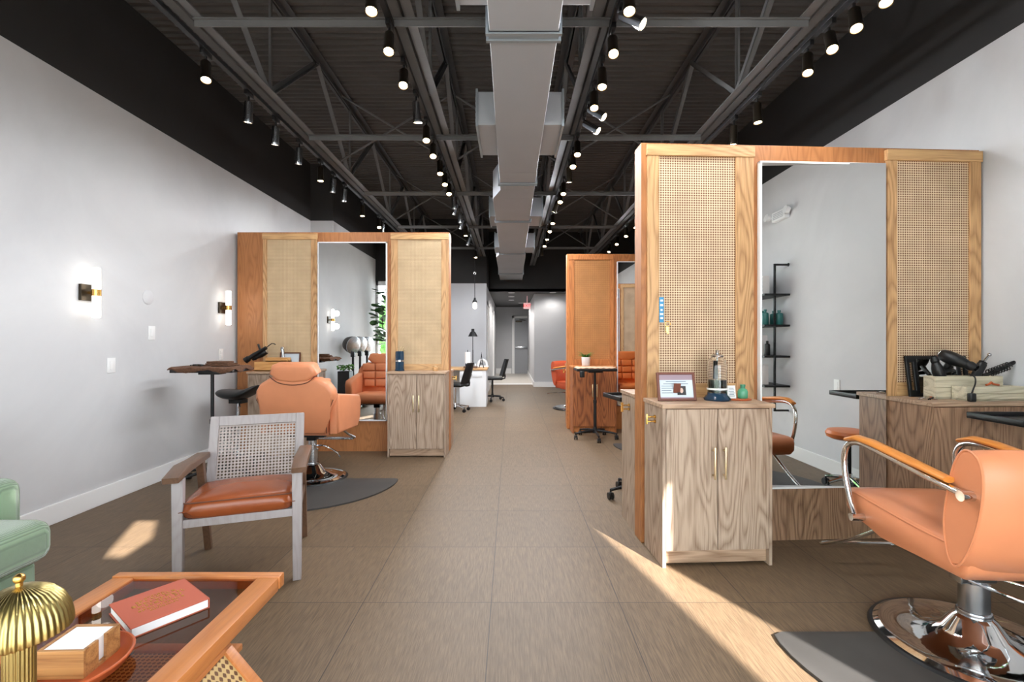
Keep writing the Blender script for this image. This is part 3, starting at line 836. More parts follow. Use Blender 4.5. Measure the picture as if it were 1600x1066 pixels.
def salon_chair_padded(label, loc, rz, leather='leather', group='hydraulic salon chairs', r=.30):
    t = thing('salon_chair', label, 'salon chair', loc, rz, group)
    chrome_base(t, r, .36)
    MB().box(-.16, -.14, .40, .16, .12, .425, .004).box(-.04, -.04, .35, .04, .04, .40, .004).done('seat_plate', 'blackm', t)
    b = MB().prism([(-.20, .43), (.26, .43), (.285, .46), (.285, .53), (.25, .56), (-.20, .55)], -.24, .24, 'x', .025, 3)
    b.done('seat', leather, t, ang=1.0)
    # backrest: outline in x,z with thickness, tilted back a little
    out = [(-.245, .46), (.245, .46), (.262, .62), (.335, .78), (.325, .84), (.285, .90), (.21, .945), (-.21, .945), (-.285, .90), (-.325, .84), (-.335, .78), (-.262, .62)]
    TL = Matrix.Translation((0, -.235, .45)) @ Matrix.Rotation(math.radians(10), 4, 'X') @ Matrix.Translation((0, 0, -.45))
    MB(TL).prism(out, -.055, .055, 'y', .03, 4).done('backrest', leather, t, ang=1.1)
    # tufting cushions on the front of the back
    b = MB(TL)
    for zz, ww in ((.60, .235), (.71, .25), (.82, .27)):
        for sx in (-1, 0, 1):
            w3 = ww * 2 / 3
            b.box(sx * w3 - w3 / 2 + .003, .035, zz, sx * w3 + w3 / 2 - .003, .085, zz + .105, .02, 3)
    b.done('tufted_pad', leather, t, ang=1.1)
    b = MB(TL).prism([(-.20, .985), (-.12, .925), (0, .905), (.12, .925), (.20, .985), (.17, 1.06), (.14, 1.07), (-.14, 1.07), (-.17, 1.06)], -.06, .075, 'y', .03, 4)
    b.done('headrest', leather, t, ang=1.1)
    MB(TL).tube([(-.19, -.062, .972), (-.12, -.062, .918), (0, -.062, .898), (.12, -.062, .918), (.19, -.062, .972)], .004, n=6, smooth=4).done('headrest_piping', 'piping', t)
    for sx in (-1, 1): MB(TL).tube([(sx * .25, -.05, .475), (sx * .262, -.05, .62), (sx * .325, -.05, .77)], .0035, n=6, smooth=4).done('backrest_piping', 'piping', t)
    for sx in (-1, 1):
        x0, x1 = sorted((sx * .255, sx * .345))
        p = [(-.27, .46), (.20, .44), (.27, .52), (.29, .68), (.25, .735), (-.27, .80)]
        MB().prism(p, x0, x1, 'x', .022, 3).done('armrest', leather, t, ang=1.1)
    b = MB().tube([(-.15, .25, .42), (-.17, .42, .32), (-.18, .52, .26), (.18, .52, .26), (.17, .42, .32), (.15, .25, .42)], .011, n=8, smooth=3)
    b.box(-.19, .47, .255, .19, .56, .268, .004)
    b.done('footrest', 'chrome_b', t)
    MB().tube([(.03, 0, .30), (.14, -.06, .31), (.22, -.02, .25), (.25, .0, .20)], .007, n=8, smooth=4).done('pump_lever', 'chrome', t)
    return t


salon_chair_tube('tan salon chair with chrome tube arms in front of the tall right mirror', (1.885, 1.94, 0), -.05)
salon_chair_padded('tan salon chair with padded arms facing the left mirror, seen from behind', (-1.79, 4.31, 0), -.03)
salon_chair_padded('orange salon chair facing the rear divider mirror, seen in its reflection', (1.92, 5.75, 0), 0, 'leather_o')
salon_chair_tube('rust coloured salon chair half hidden beyond the rear divider', (1.12, 8.75, 0), PI + .5, 'red')


def floor_mat(label, loc, r=.80, rz=0):
    P = [(-r + .05, .02), (r - .05, .02), (r - .01, -.0), (r, -.06)]
    for k in range(1, 32):
        a = -PI * k / 32; P.append((r * math.cos(a), -.06 + r * math.sin(a) * .98))
    P += [(-r, -.06), (-r + .01, 0)]
    b = MB().prism(P, .0005, .012, 'z', .004, 2)
    return tag(b.done('floor_mat', 'mat'), label, 'floor mat', 'half round anti fatigue mats', loc, rz)


floor_mat('half round black mat under the chrome arm salon chair', (1.90, 2.01, 0), .80)
floor_mat('half round grey mat under the salon chair at the left mirror', (-1.80, 4.27, 0), .80)
floor_mat('half round dark mat in front of the rear divider', (2.02, 5.72, 0), .80)


# ------------------------------------------------------------------ carts and stools
def caster(b, x, y, r=.028):
    b.cyl((x, y, .045), (x, y, .085), .008, n=8)
    b.box(x - .010, y - .022, .030, x + .010, y + .012, .058, .003)
    for s in (-1, 1): b.cyl((x + s * .006, y, r), (x + s * .020, y, r), r, n=18)


def star_base(t, n, R_, z, mat='blackm', wheel='blackp', ph=0.3, hub=.035):
    b = MB()
    for k in range(n):
        a = ph + 2 * PI * k / n
        b.tube([(0, 0, z + .02), (R_ * .5 * math.cos(a), R_ * .5 * math.sin(a), z + .012), (R_ * math.cos(a), R_ * math.sin(a), z - .01)], [.018, .014, .012], n=8)
    b.cyl((0, 0, z - .01), (0, 0, z + .06), hub, hub * .7, n=18)
    b.done('star_base', mat, t)
    for k in range(n):
        a = ph + 2 * PI * k / n
        c = MB(); caster(c, R_ * math.cos(a), R_ * math.sin(a)); c.done('caster', wheel, t)


def cart(label, loc, rz, h=.88, w=.53, d=.34, R_=.27, ph=.3):
    t = thing('tool_cart', label, 'tool cart', loc, rz, 'black pedestal tool carts')
    star_base(t, 5, R_, .085, ph=ph)
    MB().cyl((0, 0, .10), (0, 0, h * .55), .019, n=16).cyl((0, 0, h * .55), (0, 0, h - .02), .0145, n=16).cyl((0, 0, h * .55 - .03), (0, 0, h * .55 + .01), .023, n=16).done('pole', 'blackm', t)
    b = MB().box(-w / 2, -d / 2, h - .012, w / 2, d / 2, h, .004)
    for a in ((-w / 2, -d / 2, w / 2, -d / 2 + .008), (-w / 2, d / 2 - .008, w / 2, d / 2), (-w / 2, -d / 2, -w / 2 + .008, d / 2), (w / 2 - .008, -d / 2, w / 2, d / 2)):
        b.box(a[0], a[1], h - .01, a[2], a[3], h + .022, .003)
    b.box(-.09, -.06, h - .035, .09, .06, h - .012, .004)
    b.done('tray', 'blackp', t)
    return t


cart('black tool cart draped with a brown towel by the left wall', (-2.64, 4.22, 0), .05, h=.985, w=.52, d=.34)
cart('black tool cart in front of the warm-lit oak cabinet', (1.075, 6.08, 0), 0, h=.875, w=.50, d=.32, ph=-PI / 2)
cart('black tool cart beside the chrome arm salon chair near the right wall', (2.70, 2.42, 0), 0, h=.845, w=.50, d=.29, R_=.22)
cart('black tool cart behind the near divider, only one wheel showing', (1.05, 3.80, 0), .2, h=.80, R_=.27, ph=PI)


def sheet(cx, cy, w, d, z, drop, seed, nx=28, ny=20, th=.008):
    """cloth lying on a tray with its rim hanging over"""
    rn = random.Random(seed); b = MB(); bm = b.bm; top = []; 
    ph = [rn.uniform(0, 6) for _ in range(6)]
    for j in range(ny + 1):
        row = []
        for i in range(nx + 1):
            u = -1 + 2 * i / nx; v = -1 + 2 * j / ny
            x = cx + u * w / 2; y = cy + v * d / 2
            e = max(abs(u), abs(v)); f = max(0, (e - .88) / .12)
            zz = z + .004 * math.sin(9 * u + ph[0]) * math.cos(7 * v + ph[1]) + .003 * math.sin(23 * u + ph[2]) - drop * f * (.7 + .3 * math.sin(6 * (u + v) + ph[3]))
            x -= u * .02 * f; y -= v * .02 * f
            row.append(bm.verts.new((x, y, zz + .006)))
        top.append(row)
    for j in range(ny):
        for i in range(nx):
            bm.faces.new((top[j][i], top[j][i + 1], top[j + 1][i + 1], top[j + 1][i]))
    return b


def solidify(o, th):
    m = o.modifiers.new('thickness', 'SOLIDIFY'); m.thickness = th; m.offset = 1
    return o


o = sheet(0, 0, .58, .40, 1.010, .045, 3).done('towel', 'towel'); solidify(o, .006)
tag(o, 'brown towel draped over the tall cart tray by the left wall', 'towel', None, (-2.64, 4.22, 0), .05)
o = MB().box(-.12, -.07, 0, .13, .08, .012, .005, 3).box(-.10, -.06, .012, .12, .07, .024, .005, 3).box(-.09, -.06, .024, .09, .06, .040, .006, 3).done('folded_towel', 'towel')
tag(o, 'small folded brown towel on top of the towel covered cart', 'towel', None, (-2.57, 4.22, 1.026), -.15)
o = sheet(0, 0, .53, .34, .898, .02, 9).done('cloth', plain('pale_cloth', (196, 160, 132), .9)); solidify(o, .006)
tag(o, 'pale cloth spread over the tray of the cart by the warm-lit cabinet', 'cloth', None, (1.075, 6.08, 0), 0)


def clipper(b, X, L=.16, r=.02):
    b.tube([(0, 0, 0), (L * .5, 0, .004), (L, 0, 0)], [r * .7, r, r * .9], n=12, X=X)
    b.box(L, -r, -.006, L + .025, r, .006, .002, X=X)


b = MB().tube([(-.02, 0, .012), (.02, .01, .012), (.05, 0, .012), (.08, -.02, .012)], .008, n=6, smooth=3)
for k in range(3): b.tube([(-.04 + .05 * k, .02, .01), (-.02 + .05 * k, -.03, .01)], .006, n=6)
tag(b.done('hair_clips', 'blackp'), 'black hair clips lying on the towel covered cart', 'hair clip', None, (-2.76, 4.17, 1.022), 0)

# saddle stool behind the cart
t = thing('saddle_stool', 'black saddle stool standing behind the towel covered cart', 'stool', (-2.76, 4.83, 0), -.1)
star_base(t, 5, .24, .085, 'chrome_b', ph=.9)
MB().cyl((0, 0, .12), (0, 0, .62), .017, n=14).done('pole', 'chrome_b', t)
rings = []
for k in range(13):
    u = -1 + 2 * k / 12
    zc = .70 + .09 * abs(u) ** 2.2 * (1 if u > 0 else .35); ry = .15 * math.sqrt(max(.02, 1 - abs(u) ** 2.6)) + .01; rz_ = .05 * math.sqrt(max(.03, 1 - abs(u) ** 3))
    rings.append([Vector((u * .21, ry * math.cos(a), zc + rz_ * math.sin(a))) for a in [2 * PI * i / 16 for i in range(16)]])
MB().ring_surface(rings).done('saddle', 'blackp', t, ang=1.3)
MB().box(-.07, -.05, .615, .07, .05, .655, .004).tube([(.03, -.03, .63), (.10, -.12, .60), (.12, -.14, .60)], .006, n=8).done('tilt_mechanism', 'blackm', t)

# round stool by the right wall (seen in the mirror)
t = thing('stool', 'round tan stool with chrome base by the right wall, seen in the mirror', 'stool', (2.815, 1.98, 0), 0)
star_base(t, 5, .19, .085, 'chrome', ph=.5)
MB().cyl((0, 0, .12), (0, 0, .43), .016, n=14).done('pole', 'blackm', t)
MB().lathe([(0, .43), (.13, .43), (.16, .445), (.17, .475), (.155, .50), (.1, .51), (0, .51)], n=36).done('seat', 'leather_o', t)

# ------------------------------------------------------------------ cane back armchair
t = thing('armchair', 'wooden armchair with open cane back and brown leather seat', 'armchair', (-1.369, 2.41, 0), math.radians(20))
# local frame: +x right along the front, +y to the back; front legs at y=0
W2 = .265
for sx in (-1, 1):
    b = MB().prism([(sx * W2 - .020, 0), (sx * W2 + .020, 0), (sx * W2 + .026, .575), (sx * W2 - .024, .575)], -.022, .022, 'y', .003, 1)
    b.done('front_leg', 'greywood', t, smooth=False)
    b = MB().prism([(.605, 0), (.565, 0), (.37, .575), (.425, .575)], sx * W2 - .018, sx * W2 + .018, 'x', .003, 1)
    b.done('rear_leg', 'brownwood', t, smooth=False)
    p = [(-.07, .572), (-.075, .600), (.10, .622), (.35, .598), (.52, .592), (.52, .560), (.35, .570), (.1, .580)]
    b = MB().prism([(x_, z_) for x_, z_ in p], sx * (W2 + .012) - .036, sx * (W2 + .012) + .036, 'x', .006, 2)
    b.done('armrest', 'brownwood', t)
MB().box(-W2, -.014, .335, W2, .014, .375, .002).done('front_rail', 'greywood', t, smooth=False)
b = MB()
for sx in (-1, 1): b.box(sx * W2 - .012, .0, .325, sx * W2 + .012, .50, .37, .002)
b.box(-W2, .47, .31, W2, .495, .35, .002)
b.done('seat_rails', 'brownwood', t, smooth=False)
# seat cushion
def cushion(w, y0, y1, z, th, crown, nx=18, ny=18):
    b = MB(); bm = b.bm; P = []
    def pt(u, v, side):
        e = (abs(u) ** 9 + abs(v) ** 9); k = max(0, 1 - e) ** .30
        x = u * w / 2; y = (y0 + y1) / 2 + v * (y1 - y0) / 2
        zz = z + side * (th / 2) * k + (crown * (1 - u * u) * (1 - v * v) if side > 0 else 0) - .028 * (v + 1) / 2
        return Vector((x, y, zz))
    for side in (1, -1):
        g = [[bm.verts.new(pt(math.sin(PI / 2 * (-1 + 2 * i / nx)), math.sin(PI / 2 * (-1 + 2 * j / ny)), side)) for i in range(nx + 1)] for j in range(ny + 1)]
        for j in range(ny):
            for i in range(nx):
                bm.faces.new((g[j][i], g[j][i + 1], g[j + 1][i + 1], g[j + 1][i]) if side > 0 else (g[j][i], g[j + 1][i], g[j + 1][i + 1], g[j][i + 1]))
    return b
cushion(.515, -.035, .47, .418, .10, .03).done('seat_cushion', 'leather_d', t, ang=1.4)
P = []
for cx_, cy_, a0 in ((.215, .01, -PI / 2), (.215, .42, 0), (-.215, .42, PI / 2), (-.215, .01, PI)):
    for k in range(5):
        a = a0 + PI / 2 * k / 4; yy = cy_ + .032 * math.sin(a); P.append((cx_ + .032 * math.cos(a), yy, .457 - .028 * (yy + .035) / .505))
MB().tube(P, .0035, n=6, closed=True).done('seat_piping', 'piping', t)
# back, leaning
TB = Matrix.Translation((0, .50, .34)) @ Matrix.Rotation(math.radians(-17), 4, 'X')
BH = .46
o = bpy.data.objects.new('back_frame', None)
bf = MB().box(-.262, -.018, 0, -.214, .018, BH, .003).box(.214, -.018, 0, .262, .018, BH, .003).box(-.214, -.016, BH - .058, .214, .016, BH, .003).box(-.214, -.016, .05, .214, .016, .09, .003)\
    .done('back_frame', 'greywood', t, smooth=False)
bf.matrix_local = TB
cp = MB().box(-.214, -.002, .09, .214, .002, BH - .058).done('cane_back', 'cane_t', bf, smooth=False)

# ------------------------------------------------------------------ green corduroy armchair (mostly out of frame)
t = thing('armchair', 'sage green corduroy armchair at the left edge of the picture', 'armchair', (-2.06, 1.42, 0), 0)
for sx in (-1, 1):
    X_ = Matrix.Translation((sx * .27, 0, 0))
    b = MB(X_).box(-.12, -.37, .455, .125, .335, .605, .05, 4)
    b.done('arm_cushion', 'green', t, ang=1.2)
    MB(X_).box(-.105, -.34, .06, .085, .30, .46, .02, 3).done('arm_panel', 'green', t, ang=1.2)
MB().box(-.17, -.34, .06, .17, .30, .30, .01).done('seat_base', 'green', t)
MB().box(-.145, -.36, .30, .145, .22, .44, .05, 4).done('seat_cushion', 'green', t, ang=1.2)
MB().box(-.36, .30, .06, .175, .44, .725, .05, 4).done('backrest', 'green', t, ang=1.2)
for sx, sy in ((-1, -1), (1, -1), (-1, 1), (1, 1)):
    MB().cyl((sx * .30, sy * .27, 0), (sx * .28, sy * .25, .07), .016, .022, n=12).done('leg', 'brownwood', t)

# ------------------------------------------------------------------ coffee table and what is on it
TX0, TX1, TY0, TY1, TZc = -1.39, -.81, .62, 1.70, .42
cx, cy = (TX0 + TX1) / 2, (TY0 + TY1) / 2
t = thing('coffee_table', 'light wood coffee table with smoked glass top and cane insets', 'coffee table', (cx, cy, 0))
hx, hy = (TX1 - TX0) / 2, (TY1 - TY0) / 2
for sx in (-1, 1):
    a, c = sorted((sx * hx, sx * (hx - .075)))
    MB().box(a, -hy + .03, TZc - .045, c, hy - .035, TZc + .002, .005).done('side_rail', 'tablewood', t)
for sy in (-1, 1):
    a, c = sorted((sy * hy, sy * (hy - .036)))
    MB().box(-hx - .004, a, TZc - .04, hx + .004, c, TZc + .006, .005).done('end_rail', 'tablewood_x', t)
MB().box(-hx + .07, -hy + .03, TZc - .010, hx - .07, hy - .03, TZc - .004).done('glass_top', 'smoked', t, smooth=False)
# crossed side panels with cane insets, leaning
for sx in (-1, 1):
    ang = math.radians(40) * sx
    X_ = Matrix.Translation((sx * (hx - .03), 0, TZc - .04)) @ Matrix.Rotation(-ang, 4, 'Y')
    for ya, yb_ in ((-hy + .12, hy - .31),):
        b = MB(X_)
        b.box(-.012, ya, -.480, .012, ya + .035, 0, .004).box(-.012, yb_ - .035, -.480, .012, yb_, 0, .004)
        b.box(-.012, ya, -.035, .012, yb_, -.005, .004).box(-.012, ya, -.44, .012, yb_, -.39, .004)
        o = b.done('leg_panel', 'tablewood', t)
        MB(X_).box(-.004, ya + .035, -.39, .004, yb_ - .035, -.035).done('cane_inset', 'cane_tab', o, smooth=False)
# inner slanting cane shelf panels seen through the glass
b = MB(); 
for sx in (-1, 1):
    pass
Xs = Matrix.Translation((0, 0, .20))
MB(Xs).box(-.19, -.46, 0, -.15, .46, .022, .004).box(.15, -.46, 0, .19, .46, .022, .004).box(-.15, -.46, 0, .15, -.42, .022, .004).box(-.15, .42, 0, .15, .46, .022, .004)\
    .box(-.15, -.02, 0, .15, .02, .022, .004).done('lower_shelf', 'tablewood', t)
M['cane_sh'] = cane('cane_shelf', (216, 172, 104), (110, 66, 30), 'xy', 0.0155)
MB(Xs).box(-.15, -.42, .006, .15, .42, .012).done('cane_shelf', 'cane_sh', t, smooth=False)
for yc in (-.30, .02): MB().box(-.30, yc, .172, .30, yc + .035, .199, .004).done('shelf_crossbar', 'tablewood_x', t)

ZTB = TZc + .0025 - .0065 + .0005    # glass surface
ZG = TZc - .0035
t = thing('book', 'terracotta hardcover book with gold lettering on the coffee table', 'book', (-1.08, 1.468, ZG), math.radians(-37))
bw, bh = .205, .20
MB().box(-bw / 2 + .004, -bh / 2 + .004, .003, bw / 2 - .002, bh / 2 - .004, .027, .001).done('pages', 'paper', t, smooth=False)
MB().box(-bw / 2, -bh / 2, 0, bw / 2, bh / 2, .003, .001).box(-bw / 2, -bh / 2, .027, bw / 2, bh / 2, .031, .001).box(-bw / 2, bh / 2 - .003, 0, bw / 2, bh / 2, .031, .001).done('cover', 'book', t, smooth=False)
for i, (s, w_) in enumerate((('THE', .010), ('LIVING', .019), ('FLORIDA', .022), ('HOUSES AND', .014), ('GARDENS', .018))):
    pass
rn = random.Random(2)
b = MB(Matrix.Rotation(PI / 2, 4, 'Z'))
for r_, (yy, wd, hh) in enumerate(((.050, .05, .008), (.034, .10, .013), (.014, .13, .014), (-.006, .11, .013), (-.026, .12, .010), (-.042, .07, .008))):
    x_ = -wd / 2
    while x_ < wd / 2:
        cw = rn.uniform(.5, .95) * hh
        b.box(x_, yy, .0311, x_ + cw * .3, yy + hh, .0316)
        if rn.random() < .6: b.box(x_, yy + hh * .4, .0311, x_ + cw * .85, yy + hh * .6, .0316)
        if rn.random() < .6: b.box(x_, yy, .0311, x_ + cw * .85, yy + hh * .2, .0316)
        if rn.random() < .5: b.box(x_, yy + hh * .8, .0311, x_ + cw * .85, yy + hh, .0316)
        x_ += cw + hh * .25
b.done('cover_lettering', 'gold', t, smooth=False)

t = thing('wooden_tray', 'reddish brown oval wooden bowl under the card box', 'tray', (-1.085, 1.19, ZG))
b = MB().lathe([(0, .0), (.085, .0), (.10, .010), (.112, .030), (.105, .032), (.095, .018), (.08, .010), (0, .009)], n=48, X=Matrix.Diagonal((1.0, 1.12, 1, 1)))
b.done('bowl', 'traywood', t)
MB().tube([(.109 * math.cos(a), .122 * math.sin(a), .031) for a in [2 * PI * k / 40 for k in range(40)]], .004, n=8, closed=True).done('rim', 'traywood', t)
t = thing('card_box', 'square wooden box of white cards beside the brass lamp', 'box', (-1.098, 1.215, ZG + .0095), math.radians(2))
q = .057
b = MB().box(-q, -q, 0, q, q, .008).box(-q, -q, .008, q, -q + .008, .068, .001).box(-q, q - .008, .008, q, q, .068, .001).box(-q, -q + .008, .008, -q + .008, q - .008, .068, .001)\
    .box(q - .008, -q + .008, .008, q, -.012, .068, .001).box(q - .008, .012, .008, q, q - .008, .068, .001)
b.done('box_body', 'boxwood', t, smooth=False)
MB().box(-q + .009, -q + .009, .008, q - .009, q - .009, .066, .001).done('cards', 'paper', t, smooth=False)

t = thing('table_lamp', 'ribbed brass mushroom lamp on the coffee table corner', 'lamp', (-1.0, .97, ZG))
MB().lathe([(0, 0), (.066, 0), (.072, .006), (.070, .014), (.050, .020), (.03, .024), (0, .024)], n=48).done('base', 'brass_s', t)
M['brass_l'] = plain('lamp_brass', (168, 152, 98), 0.28, 1.0)
MB().lathe([(.025, .02), (.025, .26), (0, .26)], n=192, rib=24, ribd=.035).done('stem', 'brass_l', t, ang=1.2)
pr = [(.082, .238), (.083, .240), (.082, .255), (.078, .276), (.068, .298), (.052, .316), (.030, .328), (.012, .333), (0, .334)]
MB().lathe([(.078, .240)] + pr, n=264, rib=44, ribd=.022).done('shade', 'brass_l', t, ang=1.2)
MB().cyl((0, 0, .331), (0, 0, .342), .006, n=16).ball((0, 0, .349), .010).done('finial', 'brass', t)

# ------------------------------------------------------------------ wall sconces, plates
def sconce(y, label):
    t = thing('wall_sconce', label, 'wall sconce', (XL, y, 1.60), 0, 'brass and glass wall sconces')
    MB().box(0, -.06, -.06, .022, .06, .06, .003).done('backplate', 'bronze', t, smooth=False)
    MB().cyl((.022, 0, 0), (.06, 0, 0), .010, n=16).cyl((.078, 0, -.024), (.078, 0, .024), .030, n=28).done('collar', 'brass', t)
    for s in (-1, 1):
        MB().cyl((.078, 0, s * .025), (.078, 0, s * .178), .0255, n=28).ball((.078, 0, s * .178), (.0255, .0255, .008)).done('glass_tube', 'tubeglow', t)
    ld = bpy.data.lights.new('sconce_light', 'POINT'); ld.energy = 0.4; ld.shadow_soft_size = .05; ld.color = (1, .97, .93)
    for s in (-1, 1):
        lo = bpy.data.objects.new('sconce_lamp', ld); COL.objects.link(lo); lo.parent = t; lo.location = (.14, 0, s * .11)


sconce(3.50, 'lit tube sconce on the left wall, nearest in view')
sconce(5.14, 'lit tube sconce on the left wall beside the oak divider')
sconce(2.55, 'lit tube sconce seen only in the left mirror')


def plate(y, z, label, side=-1, kind='switch', w=.078, h=.118):
    x = XL if side < 0 else XR; s = 1 if side < 0 else -1
    t = thing('light_switch' if kind == 'switch' else 'wall_outlet', label, 'switch' if kind == 'switch' else 'outlet', (x, y, z), 0 if side < 0 else PI)
    MB().box(0, -w / 2, -h / 2, .006, w / 2, h / 2, .002).done('cover_plate', 'white', t)
    if kind == 'switch': MB().box(.006, -.017, -.034, .011, .017, .034, .002).done('rocker', 'white', t)
    else: MB().box(.006, -.018, .006, .009, .018, .036, .003).box(.006, -.018, -.036, .009, .018, -.006, .003).done('socket', 'white', t)


plate(3.72, 1.055, 'white double switch on the left wall below the near sconce', kind='switch')
plate(4.14, 1.315, 'white rocker switch on the left wall right of the round plate', kind='switch')
plate(5.13, 1.10, 'white outlet on the left wall above the towel covered cart', kind='outlet')
plate(1.55, .83, 'white outlet on the right wall seen in the tall mirror', 1, kind='outlet')
o = MB().lathe([(0, 0), (.062, 0), (.062, .004), (.055, .009), (0, .010)], n=40, X=Matrix.Rotation(PI / 2, 4, 'Y')).done('blank_plate', 'wall_paint')
tag(o, 'round painted blank cover plate on the left wall', 'cover plate', None, (XL, 4.10, 1.62))

# emergency light on the right wall
t = thing('emergency_light', 'white emergency light with two lamp heads on the right wall, in mirror', 'emergency light', (XR, .68, 2.63), PI)
MB().box(0, -.13, -.055, .06, .13, .055, .01).done('housing', 'white', t)
for s in (-1, 1):
    MB().lathe([(0, 0), (.03, 0), (.045, .045), (.04, .05), (0, .045)], n=24, X=Matrix.Translation((.045, s * .19, .01)) @ Matrix.Rotation(PI / 2.3, 4, 'Y')).cyl((.03, s * .12, 0), (.045, s * .17, .01), .012, n=10).done('lamp_head', 'white', t)
b = MB()
for k in range(4): b.box(.060, -.10, -.03 + .018 * k, .062, .10, -.024 + .018 * k)
b.done('vents', 'duct', t, smooth=False)

# ------------------------------------------------------------------ ladder shelf on right wall with products
t = thing('wall_shelf', 'black metal wall shelf with four shelves on the right wall, seen in mirror', 'shelf', (0, 0, 0))
SY0, SY1 = .08, .80
b = MB()
for yy in (SY0 + .02, SY1 - .02):
    b.box(2.85, yy - .010, .48, 2.87, yy + .010, 2.08, .002).box(2.85, yy - .01, 2.06, XR, yy + .01, 2.08, .002).box(2.85, yy - .01, .48, XR, yy + .01, .50, .002)
    b.cyl((XR - .004, yy, 2.07), (XR, yy, 2.07), .02, n=14)
b.done('frame', 'blackm', t, smooth=False)
SZ = (1.755, 1.42, 1.085, .765)
for z in SZ: MB().box(2.73, SY0, z - .022, XR - .005, SY1 + .02, z, .002).done('shelf_board', 'blackm', t, smooth=False)
rn = random.Random(4)


def carton(x, y, z, w, h, label, grp, col=None):
    t2 = thing('product_box', label, 'box', (x, y, z), 0, grp)
    MB().box(-w / 2, -w / 2, 0, w / 2, w / 2, h, .001).done('carton', 'white', t2, smooth=False)
    b = MB()
    for k in range(5):
        yy = -w / 2 + w * (k + .5) / 5
        b.tube([(-w / 2 - .0005, yy + .006 * math.sin(3 * q_ + k), h * (.1 + .8 * q_ / 8)) for q_ in range(9)], .0018, n=5)
    b.done('wavy_print', 'ink', t2)
    return t2


for i, (z, ys, h) in enumerate(((SZ[0], (.70, .60, .50, .40, .30), .20), (SZ[2], (.66, .46, .26), .22), (SZ[3], (.68, .57, .36), .22))):
    for k, yy in enumerate(ys):
        carton(2.90 if False else 2.79, yy, z, .075, h, '%s white wavy-print product box from the front end of the %s shelf' % (ordn[k], ('top', '', 'third', 'lowest')[i if i == 0 else i + 1]), 'product boxes on the wall shelf')


def bottle(name, label, cat, loc, r, h, mat, cap='blackp', group=None, neck=.35):
    t2 = thing(name, label, cat, loc, 0, group)
    MB().lathe([(0, 0), (r * .95, 0), (r, r * .1), (r, h * .72), (r * .85, h * .78), (r * neck, h * .82), (r * neck, h * .88), (0, h * .88)], n=28).done('bottle_body', mat, t2)
    MB().lathe([(0, h * .87), (r * neck * 1.25, h * .87), (r * neck * 1.25, h), (0, h)], n=20).done('cap', cap, t2)
    return t2


for k, (yy, r, h, xx) in enumerate(((.70, .035, .17, 2.80), (.62, .042, .20, 2.79), (.53, .042, .24, 2.79), (.44, .036, .17, 2.80), (.34, .04, .19, 2.79), (.74, .04, .16, 2.93), (.60, .04, .16, 2.95))):
    bottle('bottle', '%s teal bottle from the front on the second wall shelf' % ordn[k], 'bottle', (xx, yy, SZ[1]), r, h, 'teal', 'teal', 'teal bottles on the second shelf')
for k, (yy, r, h) in enumerate(((.74, .03, .16), (.56, .022, .18), (.36, .022, .16))):
    bottle('bottle', '%s dark bottle from the front on the third wall shelf' % ordn[k], 'bottle', (2.80, yy, SZ[2]), r, h, 'blackp', 'blackp', 'dark bottles on the third shelf')


# ------------------------------------------------------------------ things on the near cabinet
ZC = .90


def photo_frame(label, loc, rz, w, h, content=True, mat='frame_red', tilt=-12, fw=.014):
    t = thing('picture_frame', label, 'picture frame', loc, rz)
    X = Matrix.Translation((0, 0, .001)) @ Matrix.Rotation(math.radians(tilt), 4, 'X')
    b = MB(X).box(-w / 2, -.008, 0, -w / 2 + fw, .008, h, .002).box(w / 2 - fw, -.008, 0, w / 2, .008, h, .002).box(-w / 2 + fw, -.008, 0, w / 2 - fw, .008, fw, .002).box(-w / 2 + fw, -.008, h - fw, w / 2 - fw, .008, h, .002)
    b.done('frame', mat, t, smooth=False)
    MB(X).box(-w / 2 + fw, .0, fw, w / 2 - fw, .004, h - fw).done('print', 'lic', t, smooth=False)
    if content:
        iw, ih = w - 2 * fw, h - 2 * fw
        MB(X).box(-iw / 2, -.001, fw + ih * .78, iw / 2, 0, fw + ih).box(-iw / 2, -.001, fw, iw / 2, 0, fw + ih * .05).done('header_band', 'lic_top', t, smooth=False)
        b = MB(X)
        for k, (a, c) in enumerate(((-.3, .3), (-.38, .36), (-.44, -.1), (-.44, -.05), (-.44, -.15), (-.44, -.08))):
            zz = fw + ih * (.70 - .095 * k); b.box(a * iw, -.001, zz, c * iw, 0, zz + ih * .022)
        b.done('text_lines', 'ink', t, smooth=False)
        MB(X).box(iw * .02, -.0015, fw + ih * .14, iw * .28, 0, fw + ih * .52).done('portrait', 'photo', t, smooth=False)
        MB(X).ball((iw * .15, -.0015, fw + ih * .33), (iw * .05, .001, ih * .11)).done('portrait_face', 'skin', t)
    sp = MB().box(-.02, .02, 0, .02, .024, h * .6, X=Matrix.Rotation(math.radians(14), 4, 'X'))
    sp.done('easel_leg', mat, t, smooth=False)
    return t


def nc(u, v, z=ZC): return at(NEAR, u, v, z + .0005)


